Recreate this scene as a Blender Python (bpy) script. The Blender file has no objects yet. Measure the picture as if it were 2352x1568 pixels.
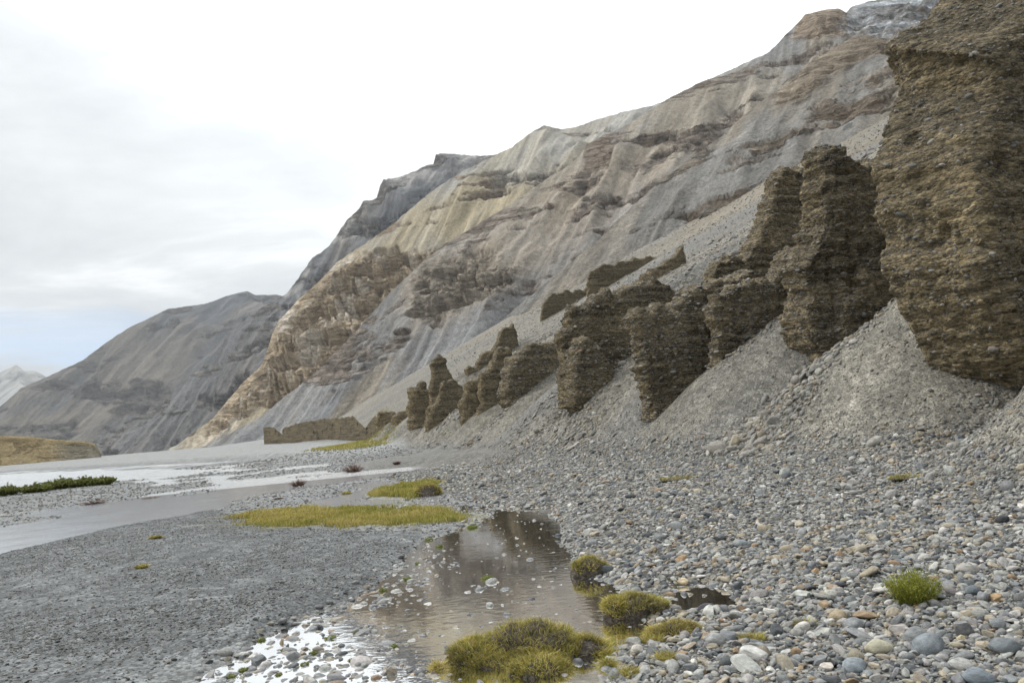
import bpy, bmesh, math, random
import numpy as np
from mathutils import Matrix, Vector

random.seed(7)
RNG = np.random.default_rng(11)
SC = bpy.context.scene
COL = SC.collection
R_ = math.radians

# ------------------------------------------------------------------ camera
FPX = 1829.0                       # focal length in pixels of a 2352 x 1568 view (28 mm)
PITCH, ROLL, CZ = math.atan(183.4 / FPX), math.atan(.083), 1.65
_f = np.array([0, math.cos(PITCH), math.sin(PITCH)])
_r0 = np.array([1., 0, 0])
_u0 = np.array([0, -math.sin(PITCH), math.cos(PITCH)])
_R = math.cos(ROLL) * _r0 - math.sin(ROLL) * _u0
_U = math.sin(ROLL) * _r0 + math.cos(ROLL) * _u0
cam_data = bpy.data.cameras.new('camera')
cam_data.lens = 28.0
cam_data.sensor_width = 36.0
cam_data.clip_start = .05
cam_data.clip_end = 40000
cam = bpy.data.objects.new('camera', cam_data)
COL.objects.link(cam)
cam.matrix_world = Matrix(((_R[0], _U[0], -_f[0], 0), (_R[1], _U[1], -_f[1], 0), (_R[2], _U[2], -_f[2], CZ), (0, 0, 0, 1)))
SC.camera = cam

# ------------------------------------------------------------------ sky and sun
SUN_AZ, SUN_EL = R_(-78), R_(46)   # azimuth from +Y, positive to the right
sun_dir = Vector((math.sin(SUN_AZ) * math.cos(SUN_EL), math.cos(SUN_AZ) * math.cos(SUN_EL), math.sin(SUN_EL)))
world = bpy.data.worlds.new('World')
SC.world = world
world.use_nodes = True


class NT:
    """small helper to write node trees"""
    def __init__(self, tree):
        self.t = tree

    def n(self, typ, **kw):
        nd = self.t.nodes.new(typ)
        for k, v in kw.items():
            if k.startswith('i_'):
                nd.inputs[k[2:].replace('_', ' ')].default_value = v
            else:
                setattr(nd, k, v)
        return nd

    def l(self, a, b):
        self.t.links.new(a, b)

    def math(self, op, a, b=None, c=None, clamp=False):
        nd = self.n('ShaderNodeMath', operation=op, use_clamp=clamp)
        for i, x in enumerate((a, b, c)):
            if x is None:
                continue
            if isinstance(x, (int, float)):
                nd.inputs[i].default_value = x
            else:
                self.l(x, nd.inputs[i])
        return nd.outputs[0]

    def mix(self, fac, a, b, blend='MIX'):
        nd = self.n('ShaderNodeMix', data_type='RGBA', blend_type=blend)
        for sock, x in ((nd.inputs[0], fac), (nd.inputs[6], a), (nd.inputs[7], b)):
            if isinstance(x, (int, float)):
                sock.default_value = x
            elif isinstance(x, (tuple, list)):
                sock.default_value = (*x[:3], 1)
            else:
                self.l(x, sock)
        return nd.outputs[2]

    def ramp(self, fac, stops):
        nd = self.n('ShaderNodeValToRGB')
        cr = nd.color_ramp
        while len(cr.elements) < len(stops):
            cr.elements.new(.5)
        for e, (p, c) in zip(cr.elements, stops):
            e.position = p
            e.color = (c, c, c, 1) if isinstance(c, (int, float)) else (*c, 1)
        self.l(fac, nd.inputs[0])
        return nd.outputs[0]

    def noise(self, vec, scale, detail=4, rough=.55, dist=0.0):
        nd = self.n('ShaderNodeTexNoise')
        nd.inputs['Scale'].default_value = scale
        nd.inputs['Detail'].default_value = detail
        nd.inputs['Roughness'].default_value = rough
        nd.inputs['Distortion'].default_value = dist
        if vec is not None:
            self.l(vec, nd.inputs['Vector'])
        return nd.outputs['Fac']

    def voro(self, vec, scale, feature='F1', rand=1.0):
        nd = self.n('ShaderNodeTexVoronoi', feature=feature)
        nd.inputs['Scale'].default_value = scale
        nd.inputs['Randomness'].default_value = rand
        if vec is not None:
            self.l(vec, nd.inputs['Vector'])
        return nd

    def mapping(self, vec, scale=(1, 1, 1), rot=(0, 0, 0), loc=(0, 0, 0)):
        nd = self.n('ShaderNodeMapping')
        nd.inputs['Scale'].default_value = scale
        nd.inputs['Rotation'].default_value = rot
        nd.inputs['Location'].default_value = loc
        self.l(vec, nd.inputs['Vector'])
        return nd.outputs[0]


wt = world.node_tree
wt.nodes.clear()
W = NT(wt)
w_out = W.n('ShaderNodeOutputWorld')
w_bg = W.n('ShaderNodeBackground')
W.l(w_bg.outputs[0], w_out.inputs[0])
sky = W.n('ShaderNodeTexSky', sky_type='NISHITA')
sky.sun_disc = False
sky.sun_elevation = SUN_EL
sky.sun_rotation = SUN_AZ
sky.altitude = 4000
tc = W.n('ShaderNodeTexCoord')
sep = W.n('ShaderNodeSeparateXYZ')
W.l(tc.outputs['Generated'], sep.inputs[0])
zz = W.math('ADD', W.math('MAXIMUM', sep.outputs[2], 0.0), .16)
cmb = W.n('ShaderNodeCombineXYZ')
W.l(W.math('DIVIDE', sep.outputs[0], zz), cmb.inputs[0])
W.l(W.math('DIVIDE', sep.outputs[1], zz), cmb.inputs[1])
cl_vec = W.mapping(cmb.outputs[0], loc=(5.5, 9.1, 0))
n_big = W.noise(cl_vec, 1.0, 9, .6, .4)
n_gap = W.noise(W.mapping(cl_vec, loc=(7.3, 2.2, 1.0)), .8, 6, .55, .3)
dt = W.n('ShaderNodeVectorMath', operation='DOT_PRODUCT')
W.l(tc.outputs['Generated'], dt.inputs[0])
dt.inputs[1].default_value = (math.sin(R_(4)) * math.cos(R_(46)), math.cos(R_(4)) * math.cos(R_(46)), math.sin(R_(46)))
glow = W.math('POWER', W.math('MAXIMUM', dt.outputs['Value'], 0.0), 16.0)
shade = W.math('SUBTRACT', n_big, W.math('MULTIPLY', glow, .26))
cloud = W.ramp(shade, [(.20, (.92, .92, .91)), (.33, (.70, .71, .71)), (.43, (.535, .555, .56)), (.58, (.42, .44, .45))])
bright = W.n('ShaderNodeVectorMath', operation='SCALE')
W.l(cloud, bright.inputs[0])
W.l(W.math('MULTIPLY', W.math('MULTIPLY_ADD', glow, 3.6, 1.0), W.math('MULTIPLY_ADD', W.math('MAXIMUM', sep.outputs[2], 0.0), 1.0, .84)), bright.inputs['Scale'])
blue = W.n('ShaderNodeVectorMath', operation='SCALE')
W.l(sky.outputs[0], blue.inputs[0])
blue.inputs['Scale'].default_value = .12
gap = W.math('MULTIPLY', W.ramp(n_gap, [(.50, 0.0), (.58, .6)]), W.ramp(sep.outputs[2], [(.10, 1.0), (.20, 0.0)]))
W.l(W.mix(gap, bright.outputs[0], blue.outputs[0]), w_bg.inputs[0])
w_bg.inputs[1].default_value = 1.0

sun_l = bpy.data.lights.new('sun', 'SUN')
sun_l.energy = 1.5
sun_l.angle = R_(12)
sun_l.color = (1.0, .95, .87)
sun_o = bpy.data.objects.new('sun', sun_l)
COL.objects.link(sun_o)
sun_o.rotation_euler = sun_dir.to_track_quat('Z', 'Y').to_euler()

SC.view_settings.view_transform = 'Standard'
SC.view_settings.look = 'None'
SC.view_settings.exposure = .56
SC.view_settings.gamma = 1.0
SC.view_settings.use_curve_mapping = False
SC.render.engine = 'CYCLES'
SC.cycles.max_bounces = 5
SC.cycles.diffuse_bounces = 3
SC.cycles.glossy_bounces = 3
SC.cycles.transmission_bounces = 4
SC.cycles.transparent_max_bounces = 8
SC.cycles.volume_bounces = 0
SC.cycles.use_denoising = True
SC.cycles.use_adaptive_sampling = True
SC.cycles.adaptive_threshold = .02

# ------------------------------------------------------------------ numeric helpers
_perm = np.random.default_rng(3).permutation(256)
_perm = np.concatenate([_perm, _perm, _perm])
_g = np.random.default_rng(4).normal(size=(256, 3))
_g /= np.linalg.norm(_g, axis=1)[:, None]


def pn(x, y, z=0.0):
    x, y, z = np.broadcast_arrays(np.asarray(x, float), np.asarray(y, float), np.asarray(z, float))
    xi, yi, zi = np.floor(x).astype(np.int64), np.floor(y).astype(np.int64), np.floor(z).astype(np.int64)
    xf, yf, zf = x - xi, y - yi, z - zi
    u, v, w = (t * t * t * (t * (t * 6 - 15) + 10) for t in (xf, yf, zf))
    xi &= 255
    yi &= 255
    zi &= 255

    def gr(i, j, k):
        h = _perm[_perm[_perm[(xi + i) & 255] + ((yi + j) & 255)] + ((zi + k) & 255)]
        g = _g[h]
        return g[..., 0] * (xf - i) + g[..., 1] * (yf - j) + g[..., 2] * (zf - k)
    a = gr(0, 0, 0) * (1 - u) + gr(1, 0, 0) * u
    b = gr(0, 1, 0) * (1 - u) + gr(1, 1, 0) * u
    c = gr(0, 0, 1) * (1 - u) + gr(1, 0, 1) * u
    d = gr(0, 1, 1) * (1 - u) + gr(1, 1, 1) * u
    return ((a * (1 - v) + b * v) * (1 - w) + (c * (1 - v) + d * v) * w) * 1.6


def fbm(x, y, z=0.0, o=4, gain=.5, lac=2.03):
    t, a, s = 0.0, 1.0, 0.0
    for i in range(o):
        t = t + a * pn(np.asarray(x) + 17.3 * i, np.asarray(y) + 5.1 * i, np.asarray(z) + 9.7 * i)
        s += a
        a *= gain
        x, y, z = np.asarray(x) * lac, np.asarray(y) * lac, np.asarray(z) * lac
    return t / s


def ridged(x, y, z=0.0, o=4, gain=.5):
    t, a, s = 0.0, 1.0, 0.0
    for i in range(o):
        t = t + a * (1 - np.abs(pn(np.asarray(x) + 7.7 * i, np.asarray(y) + 3.3 * i, np.asarray(z) + 2.9 * i)) * 2)
        s += a
        a *= gain
        x, y, z = np.asarray(x) * 2.07, np.asarray(y) * 2.07, np.asarray(z) * 2.07
    return t / s


def sst(x, a, b):
    t = np.clip((np.asarray(x, float) - a) / (b - a), 0, 1)
    return t * t * (3 - 2 * t)


def ray(x, y):
    """direction of the view through a point of the 2352 x 1568 photograph"""
    return _f + (x - 1176) / FPX * _R + (784 - y) / FPX * _U


def pix(P):
    """photograph position of points (N,3)"""
    q = P - np.array([0, 0, CZ])
    dep = np.maximum(q @ _f, 1e-3)
    return 1176 + FPX * (q @ _R) / dep, 784 - FPX * (q @ _U) / dep


_a = ray(605, 1018)
V = np.array([_a[0], _a[1]]) / np.hypot(_a[0], _a[1])      # along the valley
Pd = np.array([V[1], -V[0]])                                # across the valley, to the right


def flat(pts, z=0.0):
    out = []
    for x, y in pts:
        w = ray(x, y)
        k = (z - CZ) / min(w[2], -.004)
        out.append((w[0] * k, w[1] * k))
    return np.array(out)


def sdist(px, py, poly):
    """signed distance (positive inside) of points to a polygon"""
    n = len(poly)
    best = np.full(px.shape, 1e18)
    ins = np.zeros(px.shape, bool)
    for i in range(n):
        ax, ay = poly[i]
        bx, by = poly[(i + 1) % n]
        ex, ey = bx - ax, by - ay
        t = np.clip(((px - ax) * ex + (py - ay) * ey) / (ex * ex + ey * ey + 1e-12), 0, 1)
        best = np.minimum(best, (px - ax - t * ex) ** 2 + (py - ay - t * ey) ** 2)
        if abs(ey) > 1e-12:
            c = ((ay > py) != (by > py)) & (px < ex * (py - ay) / ey + ax)
            ins ^= c
    return np.where(ins, 1, -1) * np.sqrt(best)


# ------------------------------------------------------------------ the ground as a height function
ZONES = {
    'bar': [(-700, 1420), (0, 1272), (240, 1216), (400, 1190), (480, 1172), (560, 1190), (760, 1222), (980, 1228), (985, 1250), (920, 1290), (860, 1370), (700, 1430), (560, 1490), (350, 1560), (200, 1700), (-900, 1700)],
    'river': [(-500, 1400), (0, 1272), (240, 1216), (400, 1189), (470, 1172), (510, 1160), (470, 1153), (330, 1156), (180, 1182), (60, 1205), (-100, 1240), (-500, 1300)],
    'farwater': [(-600, 1150), (0, 1090), (180, 1083), (360, 1079), (480, 1081), (380, 1096), (250, 1104), (130, 1108), (40, 1118), (-50, 1126), (-600, 1180)],
    'island': [(-20, 1146), (0, 1132), (40, 1128), (130, 1114), (260, 1108), (272, 1118), (150, 1134), (0, 1156)],
    'farbank': [(-900, 1165), (-300, 1109), (0, 1084), (220, 1072), (440, 1063), (600, 1055), (740, 1050), (860, 1050), (960, 1040), (1080, 1044), (1010, 1020), (700, 1019), (300, 1048), (0, 1072), (-900, 1150)],
    'pool': [(1150, 1170), (1290, 1163), (1308, 1205), (1275, 1245), (1312, 1290), (1322, 1322), (1400, 1334), (1430, 1370), (1420, 1400), (1490, 1432), (1540, 1440), (1480, 1478), (1400, 1490), (1400, 1545), (1300, 1580), (1100, 1590), (950, 1535), (800, 1450), (750, 1420), (850, 1395), (950, 1340), (1010, 1285), (1000, 1245), (1100, 1205)],
    'speckle': [(970, 1228), (1010, 1250), (1020, 1300), (940, 1370), (800, 1420), (960, 1530), (1000, 1620), (380, 1640), (560, 1490), (760, 1400), (850, 1350), (920, 1280)],
    'sheet': [(560, 1500), (650, 1445), (740, 1410), (800, 1440), (760, 1490), (640, 1530)],
    'smallpool': [(1540, 1350), (1610, 1330), (1690, 1350), (1722, 1385), (1700, 1405), (1570, 1405), (1525, 1390)],
    'seep': [(1000, 1140), (1200, 1112), (1320, 1130), (1330, 1180), (1290, 1160), (1150, 1168), (1100, 1200), (900, 1163)],
    'pond': [(1095, 1078), (1190, 1074), (1215, 1083), (1195, 1092), (1110, 1092)],
    'brook': [(500, 1104), (760, 1088), (980, 1066), (1120, 1070), (1140, 1076), (980, 1082), (840, 1100), (700, 1120), (520, 1150), (480, 1150)],
    'grass1': [(500, 1206), (560, 1182), (700, 1162), (850, 1168), (1000, 1166), (1110, 1184), (1090, 1204), (950, 1211), (800, 1222), (650, 1219), (540, 1216)],
    'grass2': [(840, 1142), (880, 1122), (960, 1108), (1025, 1112), (1015, 1128), (950, 1146), (880, 1147)],
    'grass3': [(720, 1046), (800, 1032), (880, 1016), (945, 1026), (900, 1039), (800, 1048)],
}
ZP = {k: flat(v) for k, v in ZONES.items()}
TAN = .61


def zone(k, x, y, soft, warp):
    return sst(sdist(x, y, ZP[k]) + warp, -soft, soft)


def toe(s):
    s = np.asarray(s, float)
    return np.interp(s, [-500, 5.5, 8.6, 11.0, 84, 92, 206, 250, 800, 3000], [7.2, 7.4, 8.6, 9.5, 9.5, 15.5, 4.0, -8, -80, -300])


CONES = [(-12, 15), (-5, 15), (1.5, 14), (6.6, 14.5), (13.5, 17.5), (18.7, 17.0), (23.0, 17.5), (27.2, 17.0), (33.0, 17.5), (37.5, 16), (44.0, 16), (50.0, 16), (55, 15), (61, 15), (68, 15), (77, 15), (88, 15)]


def cones(s, d):
    """how far the scree lies below the crests of its cones; creases where two cones meet"""
    s = s + .35 * fbm(s / 2.5, d / 2.5, .2, 3)
    best = np.full(np.shape(s), 9.0)
    for sk, dk in CONES:
        u = np.maximum(dk - d, 0) * .8 + 1.2
        best = np.minimum(best, np.sqrt(u * u + (s - sk) ** 2) - u)
    return best


def talus(s, d):
    """height of the scree above the flats"""
    q = d - toe(s)
    z = TAN * .5 * (q + np.sqrt(q * q + 1.1))
    z = z - .125 * .5 * ((q - 12) + np.sqrt((q - 12) ** 2 + 9)) * sst(q, 4, 12)
    z = np.where(q < -6, 0, z * sst(q, -6, -2))
    grow = sst(q, .3, 5)
    z = z + sst(q, -.5, 2.5) * sst(q, 22, 8) * sst(s, 110, 80) * (.80 - 3.3 * TAN * np.minimum(cones(s, d), 1.2))
    z = z + grow * (.36 * fbm(s / 4.2, d / 16, 1.3, 3) + .10 * fbm(s / 1.1, d / 5, 4.4, 3))
    far = sst(q, 14, 60)
    z = z + far * (3.0 * fbm(s / 34, d / 70, 2.2, 4) + .8 * fbm(s / 7, d / 30, 7.2, 3))
    cut = .75 * np.maximum(0, s - 168)
    return np.maximum(z - cut, 0)


def height(x, y, parts=False):
    x, y = np.asarray(x, float), np.asarray(y, float)
    s, d = x * V[0] + y * V[1], x * Pd[0] + y * Pd[1]
    r = np.hypot(x, y)
    wl = fbm(x / 3.1, y / 3.1, .5, 4)
    ws = fbm(x / .55, y / .55, 3.5, 3)
    wb = fbm(x / 9, y / 9, 8.1, 4)
    warp = (.35 * wl + .06 * ws) * np.clip(r / 9, .5, 4)
    nA, nB = fbm(x / 12 + 3, y / 16, 5.1, 3), fbm(x / 19, y / 26, 7.7, 3)
    z = .022 + .03 * wb + .014 * ws + .02 * wl - .07 * (np.exp(-(nA / .055) ** 2) + np.exp(-(nB / .05) ** 2)) * sst(s, 14, 20)
    z = z + .05 * sst(d, 3.0, 6.0)
    m = {}

    def put(k, target, soft, wf=1.0):
        nonlocal z
        mk = zone(k, x, y, soft, warp * wf)
        m[k] = mk
        z = z * (1 - mk) + target * mk
    bank = sst(d + .4 * wl - np.interp(s, [0, 3, 5.5, 8, 11.5, 20], [1.2, 1.7, 2.1, 3.2, 4.3, 4.3]), -.5, .6) * sst(s, 62, 30)
    m['bank'] = bank
    z = z * (1 - bank) + bank * (.03 + .050 * np.maximum(0, d - 3.2) + .03 * wl + .012 * ws)
    put('seep', -.008 + .05 * wl + .02 * ws, .6)
    put('bar', .075 + .05 * wl + .016 * ws, .35, .4)
    put('speckle', -.024 + .03 * wl + .030 * ws, .3, .6)
    put('sheet', -.02 + .02 * ws, .2, .6)
    put('river', -.09 + .02 * wl, .6, .4)
    put('brook', -.03 + .05 * wl, 1.0, .6)
    put('farwater', -.10, 2.0, .6)
    put('island', .18 + .06 * wl, 1.2, .3)
    put('pool', -.075 + .04 * wl + .035 * ws, .45, .8)
    put('smallpool', -.06 + .02 * ws, .2, .25)
    put('pond', -.05, .5, .4)
    put('grass1', .035 + .015 * ws, .6, .8)
    put('grass2', .035 + .015 * ws, .6, .8)
    rise = np.maximum(0, s - 45) * .0046 * sst(d, -26, 4) + np.clip((s - 190) * .006, 0, 1.0)
    fb = zone('farbank', x, y, .8, warp * .5)
    fb = np.maximum(fb, sst(s, 185, 200))
    fb = np.maximum(fb, sst(d, -2, 6) * sst(s, 52, 66))
    m['farbank'] = fb
    z = z * (1 - fb) + fb * (.38 + .10 * wb + .05 * wl + .01 * ws)
    put('grass3', .42, 1.5, .8)
    z = z + rise * np.maximum(fb, sst(d, 0, 8))
    t = talus(s, d)
    z = z + t
    z = np.where(r > 260, np.maximum(z, .5), z)
    if parts:
        m['t'] = t
        m['wl'], m['ws'], m['wb'] = wl, ws, wb
        m['s'], m['d'], m['r'] = s, d, r
        return z, m
    return z


_ks = 2.0 * 1.004 ** np.arange(1500)


def hit(px, py):
    """where the view through a photograph position meets the ground"""
    w = ray(px, py)
    P = w[None, :] * _ks[:, None]
    h = height(P[:, 0], P[:, 1])
    b = np.nonzero(CZ + P[:, 2] < h)[0]
    i = b[0] if len(b) else len(_ks) - 1
    return np.array([P[i, 0], P[i, 1], h[i]])


# ------------------------------------------------------------------ object helpers
def mesh_np(name, verts, faces, mats=(), cols=None, smooth=True, extra=None):
    me = bpy.data.meshes.new(name)
    verts = np.asarray(verts, np.float32)
    if isinstance(faces, np.ndarray):
        k = faces.shape[1]
        me.vertices.add(len(verts))
        me.vertices.foreach_set('co', verts.ravel())
        me.loops.add(faces.size)
        me.loops.foreach_set('vertex_index', faces.astype(np.int32).ravel())
        me.polygons.add(len(faces))
        me.polygons.foreach_set('loop_start', np.arange(0, faces.size, k, dtype=np.int32))
        me.update(calc_edges=True)
    else:
        me.from_pydata([tuple(v) for v in verts], [], faces)
    if smooth:
        me.polygons.foreach_set('use_smooth', np.ones(len(me.polygons), bool))
    if cols is not None:
        at = me.attributes.new('Col', 'FLOAT_COLOR', 'POINT')
        c = np.ones((len(verts), 4), np.float32)
        c[:, :3] = cols
        at.data.foreach_set('color', c.ravel())
    for k, a in (extra or {}).items():
        at = me.attributes.new(k, 'FLOAT', 'POINT')
        at.data.foreach_set('value', np.asarray(a, np.float32).ravel())
    for m in mats:
        me.materials.append(m)
    return me


def obj(name, me, parent=None, label=None, cat=None, group=None, kind=None, loc=None):
    o = bpy.data.objects.new(name, me)
    COL.objects.link(o)
    if parent is not None:
        o.parent = parent
    if loc is not None:
        o.location = loc
    if label:
        o['label'] = label
    if cat:
        o['category'] = cat
    if group:
        o['group'] = group
    if kind:
        o['kind'] = kind
    return o


def grid_faces(nu, nv, wrap=False):
    i, j = np.meshgrid(np.arange(nu if wrap else nu - 1), np.arange(nv - 1), indexing='ij')
    i2 = (i + 1) % nu
    return np.stack([i * nv + j, i2 * nv + j, i2 * nv + j + 1, i * nv + j + 1], -1).reshape(-1, 4)


def lerp3(a, b, t):
    return np.asarray(a)[..., :] * (1 - t[:, None]) + np.asarray(b) * t[:, None]


# ------------------------------------------------------------------ materials
def new_mat(name):
    m = bpy.data.materials.new(name)
    m.use_nodes = True
    m.node_tree.nodes.clear()
    n = NT(m.node_tree)
    out = n.n('ShaderNodeOutputMaterial')
    b = n.n('ShaderNodeBsdfPrincipled')
    b.inputs['Specular IOR Level'].default_value = .3
    n.l(b.outputs[0], out.inputs[0])
    return m, n, b, out


def col_attr(n, typ='GEOMETRY', name='Col'):
    a = n.n('ShaderNodeAttribute', attribute_type=typ, attribute_name=name)
    return a


def mat_ground():
    m, n, b, out = new_mat('gravel_ground')
    geo = n.n('ShaderNodeNewGeometry')
    pos = geo.outputs['Position']
    c = col_attr(n).outputs['Color']
    wet = col_attr(n, name='wet').outputs['Fac']
    v1 = n.voro(n.mapping(pos, scale=(1, 1, 2)), 34)
    v2 = n.voro(pos, 8)
    v3 = n.voro(pos, 1.6)
    nz = n.noise(pos, 3.0, 6, .65)

    def val(v):
        return n.ramp(v.outputs['Color'], [(.0, .35), (.5, .95), (1, 1.75)])
    t = n.mix(1.0, c, val(v1), 'MULTIPLY')
    t2 = n.mix(.55, t, val(v2), 'MULTIPLY')
    t3 = n.mix(.25, t2, val(v3), 'MULTIPLY')
    t4 = n.mix(.8, t3, n.ramp(nz, [(.3, .72), (.7, 1.28)]), 'MULTIPLY')
    n.l(t4, b.inputs['Base Color'])
    n.l(n.math('MULTIPLY_ADD', wet, -.55, .9), b.inputs['Roughness'])
    h = n.math('ADD', n.math('MULTIPLY', v1.outputs['Distance'], -.35), n.math('MULTIPLY', v2.outputs['Distance'], -.5))
    bp = n.n('ShaderNodeBump')
    bp.inputs['Strength'].default_value = .9
    bp.inputs['Distance'].default_value = .035
    n.l(h, bp.inputs['Height'])
    n.l(bp.outputs[0], b.inputs['Normal'])
    return m


def mat_mountain(name, scale=1.0):
    m, n, b, out = new_mat(name)
    geo = n.n('ShaderNodeNewGeometry')
    pos = geo.outputs['Position']
    c = col_attr(n).outputs['Color']
    rock = col_attr(n, name='rock').outputs['Fac']
    n1 = n.noise(pos, .35 * scale, 8, .68)
    n2 = n.noise(n.mapping(pos, scale=(.35, .35, 1.6)), .25 * scale, 7, .65, .6)
    n3 = n.noise(pos, 1.6 * scale, 5, .75)
    vb = n.voro(pos, .55 * scale)
    sp = n.ramp(vb.outputs['Distance'], [(.10, .55), (.2, 1.0)])
    f = n.ramp(n1, [(.3, .62), (.5, 1.0), (.72, 1.35)])
    fr = n.ramp(n2, [(.32, .52), (.5, 1.0), (.66, 1.5)])
    t = n.mix(.75, c, f, 'MULTIPLY')
    t = n.mix(n.math('MULTIPLY', rock, .8), t, fr, 'MULTIPLY')
    t = n.mix(.85, t, n.ramp(n3, [(.3, .55), (.7, 1.45)]), 'MULTIPLY')
    t = n.mix(.5, t, sp, 'MULTIPLY')
    oc = n.noise(n.mapping(pos, scale=(.8, .8, 2.2), rot=(.12, .08, 0)), .075 * scale, 10, .68, .5)
    om = n.ramp(oc, [(.545, 0.0), (.575, 1.0)])
    t = n.mix(n.math('MULTIPLY', om, n.math('MULTIPLY_ADD', rock, .35, .12)), t, n.mix(1.0, t, (.62, .55, .47), 'MULTIPLY'))
    lt = n.ramp(n.noise(n.mapping(pos, scale=(1, 1, 1.6)), .12 * scale, 9, .7, .4), [(.60, 0.0), (.63, 1.0)])
    t = n.mix(n.math('MULTIPLY', lt, .4), t, n.mix(1.0, t, (1.35, 1.32, 1.25), 'MULTIPLY'))
    n.l(t, b.inputs['Base Color'])
    b.inputs['Roughness'].default_value = .95
    b.inputs['Specular IOR Level'].default_value = .1
    bp = n.n('ShaderNodeBump')
    bp.inputs['Strength'].default_value = 1.0
    bp.inputs['Distance'].default_value = 4.0 / scale
    hh = n.math('ADD', n.math('ADD', n.math('MULTIPLY', n1, .4), n.math('MULTIPLY', n.math('MULTIPLY', om, rock), .5)), n.math('MULTIPLY', n.math('MULTIPLY', n2, rock), 1.6))
    n.l(hh, bp.inputs['Height'])
    n.l(bp.outputs[0], b.inputs['Normal'])
    return m


def mat_conglomerate():
    m, n, b, out = new_mat('conglomerate')
    geo = n.n('ShaderNodeNewGeometry')
    pos = geo.outputs['Position']
    mud_and_light = col_attr(n, name='mud_and_light').outputs['Fac']
    strata = n.noise(n.mapping(pos, scale=(.16, .16, 4.5)), 1.0, 7, .62, .3)
    fine = n.noise(n.mapping(pos, scale=(.6, .6, 1.6)), 6.0, 5, .62)
    v1 = n.voro(n.mapping(pos, scale=(1, 1, 1.9)), 9)
    v2 = n.voro(n.mapping(pos, scale=(1, 1, 1.9)), 22)
    base = n.ramp(strata, [(.3, (.078, .069, .053)), (.48, (.132, .115, .086)), (.6, (.192, .162, .116)), (.75, (.108, .098, .079))])
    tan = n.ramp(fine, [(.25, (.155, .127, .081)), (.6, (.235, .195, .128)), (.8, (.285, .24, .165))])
    c = n.mix(mud_and_light, base, tan)  # tan colour carries both the painted lit sides and the mud patches
    peb = n.ramp(v1.outputs['Color'], [(0, (.35, .36, .36)), (.35, (.8, .8, .8)), (.6, (1.05, 1.0, .92)), (.85, (1.45, 1.38, 1.2)), (1, (2.2, 2.1, 1.9))])
    c = n.mix(.8, c, peb, 'MULTIPLY')
    peb2 = n.ramp(v2.outputs['Color'], [(0, .5), (.5, 1.0), (1, 1.7)])
    c = n.mix(.7, c, peb2, 'MULTIPLY')
    c = n.mix(.6, c, n.ramp(fine, [(.3, .6), (.7, 1.35)]), 'MULTIPLY')
    n.l(c, b.inputs['Base Color'])
    b.inputs['Roughness'].default_value = .95
    b.inputs['Specular IOR Level'].default_value = .1
    h = n.math('ADD', n.math('MULTIPLY', v1.outputs['Distance'], -.8), n.math('MULTIPLY', v2.outputs['Distance'], -.35))
    h = n.math('ADD', h, n.math('MULTIPLY', fine, .8))
    h = n.math('ADD', h, n.math('MULTIPLY', strata, 1.2))
    bp = n.n('ShaderNodeBump')
    bp.inputs['Strength'].default_value = 1.0
    bp.inputs['Distance'].default_value = .07
    n.l(h, bp.inputs['Height'])
    n.l(bp.outputs[0], b.inputs['Normal'])
    return m


def mat_stone(name, source, rough=.75, spec=.35):
    m, n, b, out = new_mat(name)
    if source == 'INSTANCER':
        c = col_attr(n, 'INSTANCER', 'icol').outputs['Color']
    else:
        c = n.n('ShaderNodeObjectInfo').outputs['Color']
    tco = n.n('ShaderNodeTexCoord').outputs['Object']
    oi = n.n('ShaderNodeObjectInfo')
    ad = n.n('ShaderNodeVectorMath', operation='ADD')
    n.l(tco, ad.inputs[0])
    cx = n.n('ShaderNodeCombineXYZ')
    n.l(n.math('MULTIPLY', oi.outputs['Random'], 57.0), cx.inputs[0])
    n.l(cx.outputs[0], ad.inputs[1])
    n1 = n.noise(ad.outputs[0], 1.6, 6, .65, .4)
    n2 = n.noise(n.mapping(ad.outputs[0], scale=(.5, .6, 2.6)), 2.2, 5, .6, .8)
    n3 = n.noise(ad.outputs[0], 14, 3, .7)
    t = n.mix(.8, c, n.ramp(n1, [(.3, .62), (.5, 1.0), (.7, 1.38)]), 'MULTIPLY')
    t = n.mix(.55, t, n.ramp(n2, [(.35, .55), (.5, 1.0), (.62, 1.15), (.66, 1.7), (.7, 1.05)]), 'MULTIPLY')
    t = n.mix(.5, t, n.ramp(n3, [(.3, .65), (.7, 1.35)]), 'MULTIPLY')
    n.l(t, b.inputs['Base Color'])
    b.inputs['Roughness'].default_value = rough
    b.inputs['Specular IOR Level'].default_value = spec
    bp = n.n('ShaderNodeBump')
    bp.inputs['Strength'].default_value = .35
    bp.inputs['Distance'].default_value = .1
    n.l(n.math('ADD', n1, n.math('MULTIPLY', n3, .3)), bp.inputs['Height'])
    n.l(bp.outputs[0], b.inputs['Normal'])
    return m


def mat_plant(name, trans=.25):
    m, n, b, out = new_mat(name)
    c = col_attr(n).outputs['Color']
    n.l(c, b.inputs['Base Color'])
    b.inputs['Roughness'].default_value = .6
    tr = n.n('ShaderNodeBsdfTranslucent')
    n.l(c, tr.inputs['Color'])
    mx = n.n('ShaderNodeMixShader')
    mx.inputs[0].default_value = trans
    n.l(b.outputs[0], mx.inputs[1])
    n.l(tr.outputs[0], mx.inputs[2])
    n.l(mx.outputs[0], out.inputs[0])
    return m


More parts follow.
